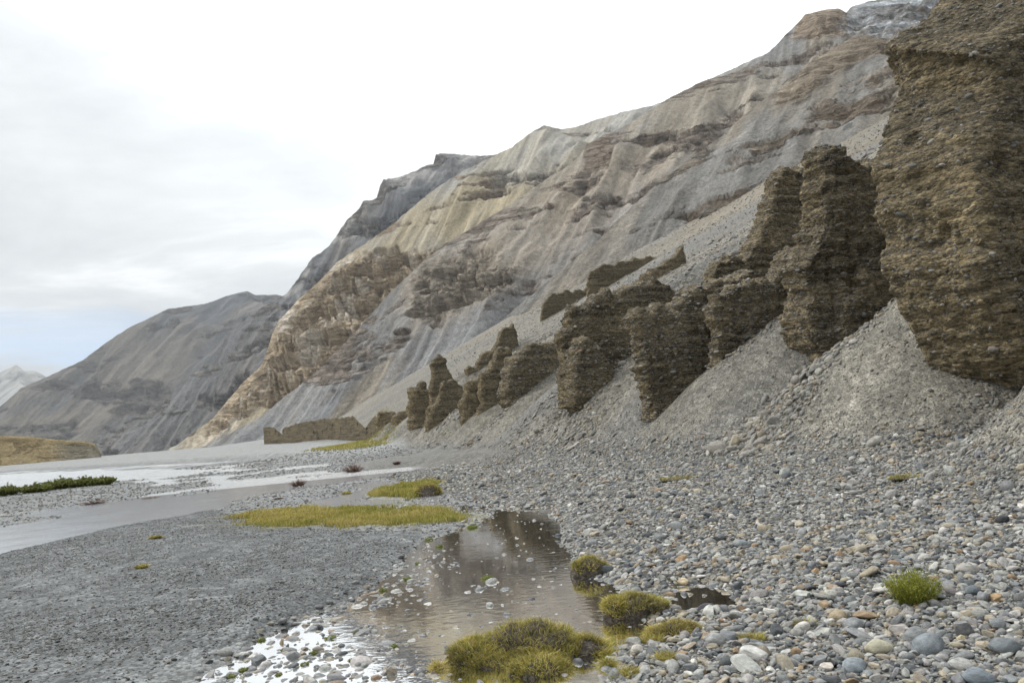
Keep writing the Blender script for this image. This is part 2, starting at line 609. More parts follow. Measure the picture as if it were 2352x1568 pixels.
def mat_soil():
    m, n, b, out = new_mat('peat_soil')
    pos = n.n('ShaderNodeNewGeometry').outputs['Position']
    n1 = n.noise(pos, 22, 6, .7)
    n2 = n.noise(pos, 90, 4, .7)
    c = n.ramp(n1, [(.3, (.026, .021, .016)), (.5, (.085, .072, .057)), (.68, (.20, .175, .14))])
    c = n.mix(.6, c, n.ramp(n2, [(.3, .5), (.7, 1.6)]), 'MULTIPLY')
    n.l(c, b.inputs['Base Color'])
    b.inputs['Roughness'].default_value = .95
    bp = n.n('ShaderNodeBump')
    bp.inputs['Strength'].default_value = 1.0
    bp.inputs['Distance'].default_value = .03
    n.l(n.math('ADD', n1, n.math('MULTIPLY', n2, .5)), bp.inputs['Height'])
    n.l(bp.outputs[0], b.inputs['Normal'])
    return m


def mat_water(name, tint, ripple, rough=.03, dist=.012, silt_glare=None):
    m, n, b, out = new_mat(name)
    m.node_tree.nodes.remove(b)
    pos = n.n('ShaderNodeNewGeometry').outputs['Position']
    n1 = n.noise(n.mapping(pos, scale=(1, 1.6, 1)), 7.0, 3, .5)
    n2 = n.noise(pos, .9, 3, .5)
    h = n.math('MULTIPLY', n1, n.ramp(n2, [(.35, .15), (.65, 1.0)]))
    bp = n.n('ShaderNodeBump')
    bp.inputs['Strength'].default_value = ripple
    bp.inputs['Distance'].default_value = dist
    n.l(h, bp.inputs['Height'])
    fr = n.n('ShaderNodeFresnel')
    fr.inputs['IOR'].default_value = 1.333
    n.l(bp.outputs[0], fr.inputs['Normal'])
    tr = n.n('ShaderNodeBsdfTransparent')
    tr.inputs['Color'].default_value = (*tint, 1)
    gl = n.n('ShaderNodeBsdfGlossy')
    gl.inputs['Roughness'].default_value = rough
    gl.inputs['Color'].default_value = (1, 1, 1, 1)
    n.l(bp.outputs[0], gl.inputs['Normal'])
    mx = n.n('ShaderNodeMixShader')
    n.l(fr.outputs[0], mx.inputs[0])
    n.l(tr.outputs[0], mx.inputs[1])
    if silt_glare:
        df = n.n('ShaderNodeBsdfDiffuse')  # pale diffuse share: silty water plus painted-in white sky reflection
        df.inputs['Color'].default_value = (*silt_glare, 1)
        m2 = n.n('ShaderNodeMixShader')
        n.l(n.math('MULTIPLY', col_attr(n, name='silt_glare').outputs['Fac'], .6), m2.inputs[0])
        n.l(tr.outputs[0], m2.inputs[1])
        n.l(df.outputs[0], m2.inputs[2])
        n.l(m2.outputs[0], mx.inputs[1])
    n.l(gl.outputs[0], mx.inputs[2])
    n.l(mx.outputs[0], out.inputs[0])
    return m


M_GROUND = mat_ground()
M_MTN = mat_mountain('mountain_near', 1.0)
M_MTNF = mat_mountain('mountain_far', .3)
M_CONG = mat_conglomerate()
M_STONE_I = mat_stone('stone_scattered', 'INSTANCER')
M_STONE_O = mat_stone('stone_single', 'OBJECT')
M_STONE_W = mat_stone('stone_wet', 'INSTANCER', .36, .6)
M_GRASS = mat_plant('grass_blade')
M_TWIG = mat_plant('dry_twig', 0.0)
M_SOIL = mat_soil()
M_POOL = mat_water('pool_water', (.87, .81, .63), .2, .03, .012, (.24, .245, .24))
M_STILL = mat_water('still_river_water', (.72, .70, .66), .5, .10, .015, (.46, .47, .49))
M_RIVER = mat_water('river_water', (.70, .69, .64), 1.0, .22, .03, (.40, .41, .41))  # both rivers: silty colour brightened to stand in for sky reflection

# ------------------------------------------------------------------ ground sheets
az = np.concatenate([np.linspace(-52, 58, 560), np.linspace(58, 308, 72)[1:-1]])
rr = np.concatenate([np.geomspace(.3, 3, 16)[:-1], np.geomspace(3, 60, 340)[:-1], np.geomspace(60, 420, 150)[:-1], np.geomspace(420, 12000, 40)])
A, RR = np.meshgrid(np.radians(az), rr, indexing='ij')
gx, gy = (np.sin(A) * RR).ravel(), (np.cos(A) * RR).ravel()
gz, gm = height(gx, gy, True)
GREY, BANKC = np.array([.165, .17, .17]), np.array([.125, .12, .108])
n_ = len(gx)
gc = np.tile(GREY, (n_, 1)) * (1 + .25 * gm['wl'])[:, None]
gc = lerp3(gc, BANKC * np.ones((n_, 3)), gm['bank'])
gc = lerp3(gc, np.array([.235, .24, .235]) * np.ones((n_, 3)), gm['farbank'])
gc = lerp3(gc, np.array([.112, .117, .119]) * np.ones((n_, 3)), gm['bar'])
wetc = sst(gz, .035, -.005) * (gm['t'] < .1)
gc = lerp3(gc, np.array([.25, .21, .12]) * np.ones((n_, 3)), np.clip(gm['pool'] + gm['smallpool'], 0, 1) * wetc)
gc = gc * (1 - .35 * wetc)[:, None]
for k in ('grass1', 'grass2', 'grass3'):
    gc = lerp3(gc, np.array([.17, .15, .04]) * np.ones((n_, 3)), gm[k] * sst(gm['ws'] + .6 * gm['wl'], -.25, .2) * .75)
tal = sst(gm['t'], .15, .8)
fallq = gm['s'] + .10 * gm['d']
streak = fbm(fallq / 5.5, gm['d'] / 60, 5.5, 4)
patch = fbm(gm['s'] / 40, gm['d'] / 55, 6.6, 4)
tc_ = lerp3(np.array([.178, .167, .142]) * np.ones((n_, 3)), np.array([.225, .187, .132]) * np.ones((n_, 3)), sst(gm['d'], 25, 60) * sst(patch + .6 * streak, -.15, .35))
tc_ = lerp3(tc_, np.array([.14, .137, .13]) * np.ones((n_, 3)), sst(streak, .02, .3) * .8)
tc_ = lerp3(tc_, np.array([.255, .235, .20]) * np.ones((n_, 3)), sst(-streak, .12, .35) * .5)
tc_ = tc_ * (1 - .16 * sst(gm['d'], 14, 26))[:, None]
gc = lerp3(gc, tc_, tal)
gf = grid_faces(len(az), len(rr), True)
ft = tal[gf].mean(1) > .5
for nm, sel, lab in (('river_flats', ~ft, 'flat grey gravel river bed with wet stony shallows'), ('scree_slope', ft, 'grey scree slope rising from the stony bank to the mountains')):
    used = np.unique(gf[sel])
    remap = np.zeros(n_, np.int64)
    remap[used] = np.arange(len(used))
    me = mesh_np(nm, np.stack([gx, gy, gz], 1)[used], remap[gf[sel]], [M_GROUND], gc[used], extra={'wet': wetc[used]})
    obj(nm, me, kind='structure', label=lab)


def sd2xy(s, d):
    return V[0] * s + Pd[0] * d, V[1] * s + Pd[1] * d


def water(name, rects, mat, lab):
    vs, fs = [], []
    for s0, s1, d0, d1 in rects:
        k = len(vs)
        for s, d in ((s0, d0), (s0, d1), (s1, d1), (s1, d0)):
            vs.append((*sd2xy(s, d), 0.0))
        fs.append([k, k + 1, k + 2, k + 3])
    obj(name, mesh_np(name, vs, fs, [mat], smooth=False, extra={'silt_glare': np.ones(len(vs))}), kind='structure', label=lab)


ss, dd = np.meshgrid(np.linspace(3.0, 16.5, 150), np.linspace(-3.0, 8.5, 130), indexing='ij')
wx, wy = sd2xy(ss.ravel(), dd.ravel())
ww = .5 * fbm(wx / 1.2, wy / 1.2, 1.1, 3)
pale = np.clip(zone('speckle', wx, wy, .7, ww) + zone('seep', wx, wy, .8, ww), 0, 1) * (1 - .92 * zone('pool', wx, wy, .3, ww))  # paleness painted in for the bright sky mirrored on the shallows
obj('pool', mesh_np('pool', np.stack([wx, wy, 0 * wx], 1), grid_faces(150, 130), [M_POOL], extra={'silt_glare': pale}), kind='structure', label='shallow brown pool dotted with stones beside the cobble bank')
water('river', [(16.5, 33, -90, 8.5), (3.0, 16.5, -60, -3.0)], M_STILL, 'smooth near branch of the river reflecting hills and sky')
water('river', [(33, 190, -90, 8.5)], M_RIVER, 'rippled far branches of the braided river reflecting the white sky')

# ------------------------------------------------------------------ mountains
def resample(pts, n):
    pts = np.asarray(pts, float)
    L = np.concatenate([[0], np.cumsum(np.hypot(*np.diff(pts, axis=0).T))])
    t = np.linspace(0, L[-1], n)
    return np.stack([np.interp(t, L, pts[:, 0]), np.interp(t, L, pts[:, 1])], 1), t


def spur(name, label, S, azd, crest, n, mrows, slope, paint, rough, lam, seed, back=.9, jag=1.0, conc=0.0, mat=None, ridge_amp=1.0, gk=.28):
    """a ridge: its crest stands in the upright plane at distance S across direction azd; one face falls to the viewer, one away"""
    vk = np.array([math.sin(R_(azd)), math.cos(R_(azd))])
    pk = np.array([vk[1], -vk[0]])
    pts, t = resample(crest, n)
    pts[:, 1] += jag * 4.2 * fbm(t / 22, seed, .5, 6, .68)
    C = []
    for x, y in pts:
        w = ray(x, y)
        k = S / (w[:2] @ vk)
        C.append((w[0] * k, w[1] * k, CZ + w[2] * k))
    C = np.array(C)
    nb = 7
    J = np.concatenate([-np.linspace(1, 0, nb)[:-1], np.linspace(0, 1, mrows) ** 1.25])
    um = (np.maximum(C[:, 2], 0) + 12) / slope
    Uo = np.where(J[None] < 0, J[None] * (np.maximum(C[:, 2:3], 0) + 30) / back, J[None] * um[:, None])
    X = C[:, 0:1] - vk[0] * Uo
    Y = C[:, 1:2] - vk[1] * Uo
    base = np.where(Uo < 0, C[:, 2:3] + Uo * back, C[:, 2:3] - Uo * slope)
    rel = np.clip(Uo / um[:, None], 0, 1)
    base = base - conc * np.maximum(C[:, 2:3], 0) * rel * (1 - rel)
    s, d = X * vk[0] + Y * vk[1], X * pk[0] + Y * pk[1]
    a = .7
    nrm = math.hypot(a, slope)
    q = (slope * d - a * s) / nrm          # across the fall line
    g = (a * d + slope * s) / nrm          # along it
    amp = sst(Uo, 0, lam * .6)
    dz = rough * amp * (ridge_amp * (ridged(q / lam, g / (4 * lam), seed, 4) - .55) + .5 * fbm(q / (lam * .5), g / lam, seed + 3, 5))
    P = np.stack([X, Y, base + dz], -1)
    fl = P.reshape(-1, 3)
    cols, rock, lift = paint(fl, q.ravel(), g.ravel(), rel.ravel(), seed, lam)
    fine_ = fbm(q.ravel() / (lam * .13), g.ravel() / (lam * 3.0), seed + 41, 4, .6)
    cols = grey_down(cols, gk) * (1 + .85 * fine_ * (1 - .7 * rock))[:, None]
    fl = fl.copy()
    cragx = rough * lift * amp.ravel()
    fl[:, 2] += cragx
    fl[:, :2] -= (vk * .6 + pk * .5)[None] * cragx[:, None]
    me = mesh_np(name, fl, grid_faces(n, len(J)), [mat or M_MTN], cols, extra={'rock': rock})
    obj(name, me, kind='structure', label=label)


def inpoly(P, poly, soft, seed=0.0, warp=12.0):
    x, y = pix(P)
    wx = warp * fbm(x / 40, y / 40, seed, 4)
    return sst(sdist(x, y, np.array(poly, float)) + wx, -soft, soft)


def grey_down(c, k=.3):
    l = c @ np.array([.3, .59, .11])
    return c * (1 - k) + l[:, None] * np.array([1.0, 1.0, 1.02])[None] * k


def mixc(c, col, m):
    return c * (1 - m)[:, None] + np.asarray(col)[None] * m[:, None]


def crags(P, lam, seed, scale=1.0):
    """rugged relief of bare rock with ledges"""
    z = P[:, 2]
    low = fbm(P[:, 0] / (lam * 1.1), P[:, 1] / (lam * 1.1), z / (lam * 1.1) + seed, 4)
    blk = fbm(P[:, 0] / (lam * .22), P[:, 1] / (lam * .22), z / (lam * .5) + seed, 4, .6)
    dip = .10 * P[:, 0] - .06 * P[:, 1]

    def terr(step, k):
        t = (z + dip + k * step * low + .5 * step * blk) / step
        f = t - np.floor(t)
        return sst(f, .50, .92) - f
    joint = np.abs(pn(P[:, 0] / (lam * .16), P[:, 1] / (lam * .16), z / (lam * .8) + seed))
    return .75 * terr(lam * .34, 1.6) + .32 * terr(lam * .12, 2.5) + .35 * low + .22 * blk - .35 * np.maximum(0, .12 - joint) / .12 * .5


def paint_base(P, q, g, rel, seed, lam, grey, tan, dark, rockc, amount, tan_bias=0.0):
    n1 = fbm(q / (lam * .7), g / (lam * 5), seed + 11, 5)
    n2 = fbm(q / (lam * 2.2), g / (lam * 4), seed + 17, 4)
    c = np.tile(np.asarray(grey, float), (len(P), 1))
    c = mixc(c, tan, sst(n2 + .5 * n1 + tan_bias, -.12, .28))
    c = mixc(c, dark, sst(n1 - .3 * n2, .12, .4) * .6)
    rm = fbm(P[:, 0] / (lam * 1.6), P[:, 1] / (lam * 1.6), P[:, 2] / (lam * .5) + seed, 5, .6)
    rock = sst(rm + amount, .10, .22)
    rv = fbm(P[:, 0] / (lam * .8), P[:, 1] / (lam * .8), P[:, 2] / (lam * .2) + seed, 4, .6)
    rc = np.tile(np.asarray(rockc, float), (len(P), 1)) * (1 + .9 * rv)[:, None]
    c = c * (1 - rock)[:, None] + rc * rock[:, None]
    return c, rock


def paint_A(P, q, g, rel, seed, lam):
    c, rock = paint_base(P, q, g, rel, seed, lam, (.20, .192, .175), (.255, .21, .15), (.15, .146, .14), (.235, .19, .14), -.02)
    crest = inpoly(P, [(1780, 215), (1860, 140), (1940, 80), (2060, 75), (2060, 120), (1990, 125), (1900, 175), (1840, 225), (1790, 240)], 14, 2)
    c = mixc(c, (.31, .235, .15), crest * .8)
    rock = np.maximum(rock, crest)
    return c, rock, rock * crags(P, lam, seed) * .4


def paint_C(P, q, g, rel, seed, lam):
    c, rock = paint_base(P, q, g, rel, seed, lam, (.25, .245, .235), (.30, .255, .19), (.175, .17, .165), (.26, .21, .165), .05)
    warm = inpoly(P, [(900, 640), (1050, 540), (1300, 420), (1500, 330), (1560, 380), (1400, 520), (1250, 620), (1100, 700), (950, 760)], 40, 5, 40)
    c = mixc(c, (.34, .255, .155), warm * .45 * (1 - rock))
    cliff = inpoly(P, [(960, 605), (1060, 570), (1130, 590), (1200, 620), (1160, 660), (1080, 690), (990, 740), (930, 720)], 16, 8, 34) * .8
    c = mixc(c, (.36, .30, .225), cliff * .8)
    rock = np.maximum(rock, cliff)
    butte = inpoly(P, [(1335, 400), (1350, 330), (1385, 312), (1410, 330), (1400, 370)], 6, 3, 8)
    c = mixc(c, (.30, .235, .17), butte)
    rock = np.maximum(rock, butte)
    top = inpoly(P, [(1820, 90), (1840, 20), (1940, 10), (1950, 80), (1900, 85)], 6, 3, 8)
    c = mixc(c, (.36, .27, .18), top)
    snow = inpoly(P, [(1945, 130), (1930, 60), (1990, -20), (2300, -60), (2250, 60), (2050, 110)], 16, 4, 24)
    sn = fbm(P[:, 0] / 40, P[:, 1] / 40, P[:, 2] / 8, 5, .65)
    c = mixc(c, (.56, .60, .66), snow * sst(sn, -.15, .3))
    rock = np.maximum(rock, np.maximum(top, snow * .8))
    sc = inpoly(P, [(430, 1035), (620, 960), (820, 860), (1000, 760), (1150, 690), (1180, 720), (1040, 830), (940, 930), (860, 970), (600, 1040)], 25, 6, 30)
    blue = sst(fbm(q / (lam * 1.0), g / (lam * 9), 31, 4), -.05, .2)
    c = mixc(c, (.235, .235, .235), sc * .9)
    c = mixc(c, (.175, .182, .19), sc * blue * .85)
    c = mixc(c, (.29, .235, .16), sc * sst(fbm(q / (lam * .8), g / (lam * 8), 37, 4), .12, .3) * .7)
    rock = rock * (1 - sc)
    return c, rock, rock * crags(P, lam, seed) * (.45 + .9 * cliff)


def paint_D(P, q, g, rel, seed, lam):
    c, rock = paint_base(P, q, g, rel, seed, lam, (.285, .275, .25), (.36, .305, .205), (.215, .205, .185), (.28, .215, .15), .0)
    up = inpoly(P, [(1120, 380), (1240, 280), (1500, 230), (1420, 300), (1330, 350), (1250, 420), (1130, 430)], 25, 2, 20)
    c = mixc(c, (.36, .345, .31), up * .7)
    cliff = inpoly(P, [(470, 1000), (520, 900), (590, 820), (620, 730), (690, 650), (790, 590), (900, 570), (1010, 575), (1080, 620), (1010, 700), (900, 760), (830, 840), (740, 900), (690, 905), (610, 930), (560, 950)], 12, 8, 26)
    ov = fbm(P[:, 0] / 22, P[:, 1] / 22, P[:, 2] / 40, 5, .6)
    cc = np.tile(np.array([.46, .365, .25]), (len(P), 1)) * (1 + .55 * ov)[:, None]
    wh = sst(fbm(P[:, 0] / 30, P[:, 1] / 30, P[:, 2] / 55 + 9, 4, .6), .08, .3)
    cc = mixc(cc, (.66, .58, .48), wh * .85)
    dk = sst(fbm(P[:, 0] / 26, P[:, 1] / 26, P[:, 2] / 30 + 3, 4, .6), .15, .4)
    cc = mixc(cc, (.27, .215, .16), dk * .7)
    c = c * (1 - cliff)[:, None] + cc * cliff[:, None]
    rock = np.maximum(rock, cliff)
    rub = inpoly(P, [(360, 1050), (400, 1015), (480, 985), (560, 955), (540, 985), (450, 1030)], 8, 3, 10)
    c = mixc(c, (.50, .42, .32), rub * sst(fbm(P[:, 0] / 5, P[:, 1] / 5, P[:, 2] / 5, 3), -.2, .2) * .8)
    return c, rock, rock * crags(P, lam, seed) * (.7 + .8 * cliff)


def paint_E(P, q, g, rel, seed, lam):
    c, rock = paint_base(P, q, g, rel, seed, lam, (.14, .142, .148), (.195, .168, .135), (.098, .101, .11), (.21, .188, .162), .10)
    hi = sst(P[:, 2], 140, 330)
    wh = sst(fbm(P[:, 0] / 70, P[:, 1] / 70, P[:, 2] / 90 + 4, 5, .6), .02, .25) * hi
    c = mixc(c, (.34, .32, .30), wh * .8)
    dk = inpoly(P, [(855, 560), (880, 470), (960, 430), (1010, 420), (980, 480), (920, 540), (880, 590)], 14, 2, 24)
    c = mixc(c, (.085, .09, .10), dk * .85)
    low = sst(P[:, 2], 160, 40)
    c = mixc(c, (.185, .18, .175), low * .6)
    gsh = inpoly(P, [(480, 850), (600, 780), (680, 710), (640, 700), (540, 770), (430, 880), (300, 990), (330, 1020), (470, 960)], 25, 3, 30)
    rock = rock * (1 - .6 * gsh)
    return c, rock, rock * crags(P, lam, seed) * 1.0


def paint_F(P, q, g, rel, seed, lam):
    c, rock = paint_base(P, q, g, rel, seed, lam, (.09, .095, .102), (.138, .12, .098), (.064, .069, .077), (.112, .096, .082), .02)
    lo = sst(P[:, 2], 420, 60)
    c = mixc(c, (.19, .155, .105), lo * .55 * sst(fbm(P[:, 0] / 160, P[:, 1] / 160, P[:, 2] / 90, 4), -.25, .2))
    return c, rock, rock * crags(P, lam, seed) * .6


def paint_G(P, q, g, rel, seed, lam):
    c, rock = paint_base(P, q, g, rel, seed, lam, (.30, .30, .29), (.36, .34, .29), (.22, .225, .23), (.26, .25, .24), .0)
    return c, rock, rock * crags(P, lam, seed) * .5


def paint_H(P, q, g, rel, seed, lam):
    c, rock = paint_base(P, q, g, rel, seed, lam, (.66, .70, .74), (.62, .66, .70), (.35, .38, .42), (.30, .32, .36), -.05)
    return c, rock, rock * crags(P, lam, seed) * .3


spur('mountain', 'grey scree spur with brown crags just behind the rock fins', 165, -17.75,
     [(2500, 120), (2200, 92), (2080, 95), (2030, 91), (2003, 87), (1968, 80), (1951, 89), (1924, 106), (1856, 147), (1811, 181), (1781, 208), (1746, 236), (1712, 263), (1664, 308), (1616, 342), (1582, 369), (1548, 393), (1500, 432), (1450, 476), (1400, 524), (1378, 548), (1300, 612), (1183, 708), (1080, 800), (980, 900)],
     420, 170, .50, paint_A, 5.0, 22, 1.0)
spur('mountain', 'brown banded spur with a snowy top behind the nearest scree spur', 450, -17.75,
     [(2600, -330), (2300, -120), (2150, -40), (2060, -8), (1992, 5), (1955, 17), (1941, 34), (1924, 20), (1890, 24), (1849, 34), (1828, 58), (1800, 85), (1767, 120), (1730, 140), (1695, 164), (1616, 186), (1548, 219), (1490, 255), (1430, 293), (1378, 316), (1350, 330), (1335, 352), (1314, 374), (1285, 394), (1254, 412), (1172, 470), (1087, 521), (1019, 562), (977, 596), (900, 668), (820, 758), (730, 850), (600, 955), (500, 1012), (430, 1040)],
     620, 250, .58, paint_C, 14.0, 46, 2.0, conc=.25)
spur('mountain', 'tan ridge ending in an orange limestone crag above the river', 820, -23.0,
     [(1900, 60), (1700, 150), (1500, 243), (1440, 255), (1378, 272), (1320, 292), (1290, 297), (1250, 288), (1220, 305), (1180, 335), (1138, 357), (1063, 394), (1012, 425), (950, 473), (912, 507), (865, 541), (820, 572), (776, 600), (728, 651), (690, 684), (660, 715), (639, 738), (625, 769), (602, 837), (554, 882), (526, 916), (489, 961), (410, 1019), (359, 1045)],
     760, 300, .60, paint_D, 20.0, 70, 3.0, conc=.15, gk=.08)
spur('mountain', 'dark rugged ridge with pale cliffs under the cloud', 1500, -28.0,
     [(1500, 300), (1300, 340), (1120, 358), (1070, 356), (1015, 352), (1001, 355), (999, 374), (968, 384), (919, 408), (880, 412), (872, 430), (865, 456), (854, 463), (836, 459), (824, 480), (796, 507), (770, 545), (749, 572), (718, 593), (690, 632), (677, 651), (660, 672), (636, 687), (581, 721), (533, 759), (492, 810), (424, 875), (369, 930), (294, 967), (222, 1008), (180, 1040)],
     520, 190, .62, paint_E, 32.0, 95, 4.0, jag=1.6, conc=.2, mat=M_MTNF)
spur('mountain', 'blue grey rounded mountain across the valley', 3200, -40.0,
     [(1100, 560), (800, 660), (700, 690), (636, 677), (588, 677), (567, 668), (530, 677), (472, 697), (383, 711), (342, 731), (291, 755), (239, 790), (191, 827), (109, 865), (48, 892), (0, 933), (-100, 985), (-220, 1050), (-300, 1090)],
     420, 170, .52, paint_F, 45.0, 170, 5.0, jag=.7, mat=M_MTNF)
spur('mountain', 'pale hazy far peak at the left edge', 7000, -38.0,
     [(500, 960), (300, 905), (180, 880), (109, 866), (82, 851), (55, 851), (38, 837), (24, 844), (0, 854), (-60, 875), (-200, 900), (-400, 980), (-500, 1060)],
     200, 80, .55, paint_G, 60.0, 260, 6.0, jag=.8, mat=M_MTNF)
spur('mountain', 'snow covered summit behind the brown banded spur', 1500, -17.75,
     [(2400, -100), (1900, 70), (1772, 118), (1740, 130), (1700, 150), (1688, 160), (1674, 178), (1640, 230), (1500, 330), (1300, 500)],
     160, 70, .7, paint_H, 12.0, 60, 7.0, mat=M_MTNF)


# low brown terrace across the river, far left
def terrace():
    pts = [(-500, 985), (-200, 990), (0, 1000), (60, 1002), (130, 1009), (185, 1013), (212, 1016), (222, 1024), (229, 1036), (234, 1053)]
    vk = np.array([math.sin(R_(-30)), math.cos(R_(-30))])
    pts, t = resample(pts, 190)
    S = 330
    rows = 60
    Vv = np.zeros((190, rows + 8, 3))
    C = []
    for x, y in pts:
        w = ray(x, y)
        k = S / (w[:2] @ vk)
        C.append((w[0] * k, w[1] * k, CZ + w[2] * k))
    C = np.array(C)
    C[:, 2] += .25 * fbm(t / 20, 1.5, 0, 3)
    for j in range(rows + 8):
        if j < 8:
            u = -(8 - j) * 12.0
            z = C[:, 2] + .02 * (8 - j)
            z = np.where(np.arange(190) > 150, C[:, 2] - (8 - j) * .6, z)
        else:
            f = (j - 8) / (rows - 1)
            u = (C[:, 2] + 1.5) * f * 1.5
            z = C[:, 2] - (C[:, 2] + 1.5) * (f ** .9)
        Vv[:, j, 0] = C[:, 0] - vk[0] * u
        Vv[:, j, 1] = C[:, 1] - vk[1] * u
        Vv[:, j, 2] = z
    P = Vv.reshape(-1, 3)
    s = P[:, 0] * vk[1] - P[:, 1] * vk[0]
    g = ridged(s / 9, P[:, 2] / 30, .4, 4) - .5
    face = np.tile(np.concatenate([np.zeros(8), sst(np.arange(rows), 0, 12)]), 190)
    P[:, :2] -= vk[None] * (g * 1.8 * face)[:, None]
    n1 = fbm(s / 7, P[:, 2] / 12, 2, 4)
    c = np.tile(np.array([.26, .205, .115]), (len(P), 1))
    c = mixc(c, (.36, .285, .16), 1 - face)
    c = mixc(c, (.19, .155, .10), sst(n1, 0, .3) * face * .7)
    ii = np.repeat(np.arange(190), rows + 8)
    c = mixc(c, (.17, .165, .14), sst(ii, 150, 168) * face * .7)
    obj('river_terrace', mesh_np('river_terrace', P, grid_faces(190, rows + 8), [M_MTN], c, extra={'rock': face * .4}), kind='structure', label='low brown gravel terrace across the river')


terrace()

# ------------------------------------------------------------------ conglomerate fins
def on_plane(pts, s0, azd=None, base=None):
    out = []
    for x, y in pts:
        w = ray(x, y)
        k = s0 / (w[:2] @ V)
        P = w[:2] * k
        out.append((P @ Pd, CZ + w[2] * k))
    return np.array(out)


FINS = []


def fin(name, label, foot, outline, thick=2.0, voxel=None, ds=0.0, drop=2.8, nose=.10, crest=.5, edge=.35, jag=1.0, layk=1.0, litside=1.0, group='conglomerate fins along the scree', rough=1.0):
    f = hit(*foot)
    s0 = f[0] * V[0] + f[1] * V[1] + ds
    sb = s0 + .30 * thick
    s0 = s0 - .70 * thick
    ol, tt = resample(outline, max(len(outline) * 4, 150))
    jj = np.clip(75 / s0, 1.45, 2.5) * jag
    ol[:, 0] += jj * (2.6 * pn(ol[:, 1] / 6.5, s0, .3) + 3.4 * pn(ol[:, 1] / 19, s0, 4.3))
    ol[:, 1] += jj * (4.6 * pn(ol[:, 0] / 12, s0 * 2, .7) + 3.2 * pn(ol[:, 0] / 4.5, s0, .1))
    ol[:, 1] += jj * 1.5 * (np.round(pn(ol[:, 0] / 15, s0, 6.6) * 3.2) / 3.2 * 5.0)
    ol[:, 0] += jj * .45 * (np.round(pn(ol[:, 1] / 21, s0, 8.6) * 3) / 3 * 4.0)
    q = on_plane(ol, sb)
    ir = int(np.argmax(q[:, 0]))
    q[ir + 1:, 1] -= 1.5 * sst(np.arange(len(q) - ir - 1), -1, 3)
    q = np.concatenate([[[q[0, 0] + .2, q[0, 1] - drop]], q, [[q[-1, 0] + .3, q[-1, 1] - drop]]])
    px_m = s0 * 1.15 / (FPX * 1024 / 2352)
    vox = voxel or max(.05, 1.3 * px_m)
    tl = 1 - (q[:, 0] - q[:, 0].min()) / np.ptp(q[:, 0])
    tz = (q[:, 1] - q[:, 1].min()) / np.ptp(q[:, 1])
    wv = edge + (1 - edge) * (1 - tl) ** .6
    wv = wv * (1 - crest * np.clip(tz, 0, 1) ** 1.5)
    kb = .35 * max(q[:, 0].min(), 1) / sb / thick * thick + .08
    secs = [(1.0, nose, 1.0), (.9, nose * .7, .9), (0, 0, 0), (-.35, kb, 1.0)]
    up = np.maximum(q[:, 1] - CZ, 0) / sb
    n = len(q)
    bm = bmesh.new()
    rings = []
    for ks, kn, kc in secs:
        ring = []
        for i in range(n):
            ring.append(bm.verts.new((*sd2xy(sb - ks * thick * wv[i], q[i, 0] + kn * thick * tl[i] ** 1.5), q[i, 1] - kc * thick * wv[i] * (.95 * up[i] * max(ks, .3) + .06 * tz[i]))))
        rings.append(ring)
    for a, b in zip(rings[:-1], rings[1:]):
        for i in range(n):
            j = (i + 1) % n
            bm.faces.new((a[i], a[j], b[j], b[i]))
    bm.faces.new(list(reversed(rings[0])))
    bm.faces.new(rings[-1])
    bmesh.ops.recalc_face_normals(bm, faces=bm.faces[:])
    bmesh.ops.triangulate(bm, faces=[f_ for f_ in bm.faces if len(f_.verts) > 4])
    tmp = bpy.data.meshes.new('tmp')
    bm.to_mesh(tmp)
    bm.free()
    to = bpy.data.objects.new('tmp', tmp)
    COL.objects.link(to)
    md = to.modifiers.new('r', 'REMESH')
    md.mode = 'VOXEL'
    md.voxel_size = vox
    sm = to.modifiers.new('s', 'SMOOTH')
    sm.iterations = 1
    sm.factor = .4
    sm.factor = .5
    ev = to.evaluated_get(bpy.context.evaluated_depsgraph_get())
    me = bpy.data.meshes.new_from_object(ev)
    me.name = name
    bpy.data.objects.remove(to)
    bpy.data.meshes.remove(tmp)
    nv = len(me.vertices)
    co = np.empty(nv * 3)
    me.vertices.foreach_get('co', co)
    co = co.reshape(-1, 3)
    nr = np.empty(nv * 3)
    me.vertex_normals.foreach_get('vector', nr)
    nr = nr.reshape(-1, 3)
    sc = max(1.0, vox / .06)
    s_, d_ = co[:, 0] * V[0] + co[:, 1] * V[1], co[:, 0] * Pd[0] + co[:, 1] * Pd[1]
    zb = co[:, 2] + .04 * d_ + .10 * fbm(co[:, 0] / 1.4, co[:, 1] / 1.4, co[:, 2] / 1.4, 3)
    side = 1 - np.abs(nr[:, 2])
    big = fbm(co[:, 0] / 1.9, co[:, 1] / 1.9, co[:, 2] / 2.6 + s0, 4)
    flute = fbm(s_ / .8, d_ / .8, co[:, 2] / 4 + s0, 4)
    st = fbm(zb * 2.2, s0 + d_ * .05, s_ * .05, 4, .65)
    stz = fbm(d_ / 3, s_ / 3, zb / 1.6 + 3.3, 3)
    fine = fbm(co[:, 0] / .22, co[:, 1] / .22, co[:, 2] / .14, 4, .65)
    pit = np.maximum(0, fbm(co[:, 0] / .7, co[:, 1] / .7, co[:, 2] / .5 + 8, 3) - .32)
    crack = np.maximum(0, ridged(d_ / 2.3 + .3 * big, s_ / 2.3, co[:, 2] / 9 + s0, 3) - .72)
    ledge = np.abs(pn(zb * 1.7 + 2.2 * stz, s0 * 3.1, .7)) + .5 * np.abs(pn(zb * 4.3 + 1.5 * stz, s0, .2))
    saw = (zb * 3.1 + 1.3 * stz + .5 * big) % 1.0
    saw2 = (zb * 7.3 + 2.1 * stz) % 1.0
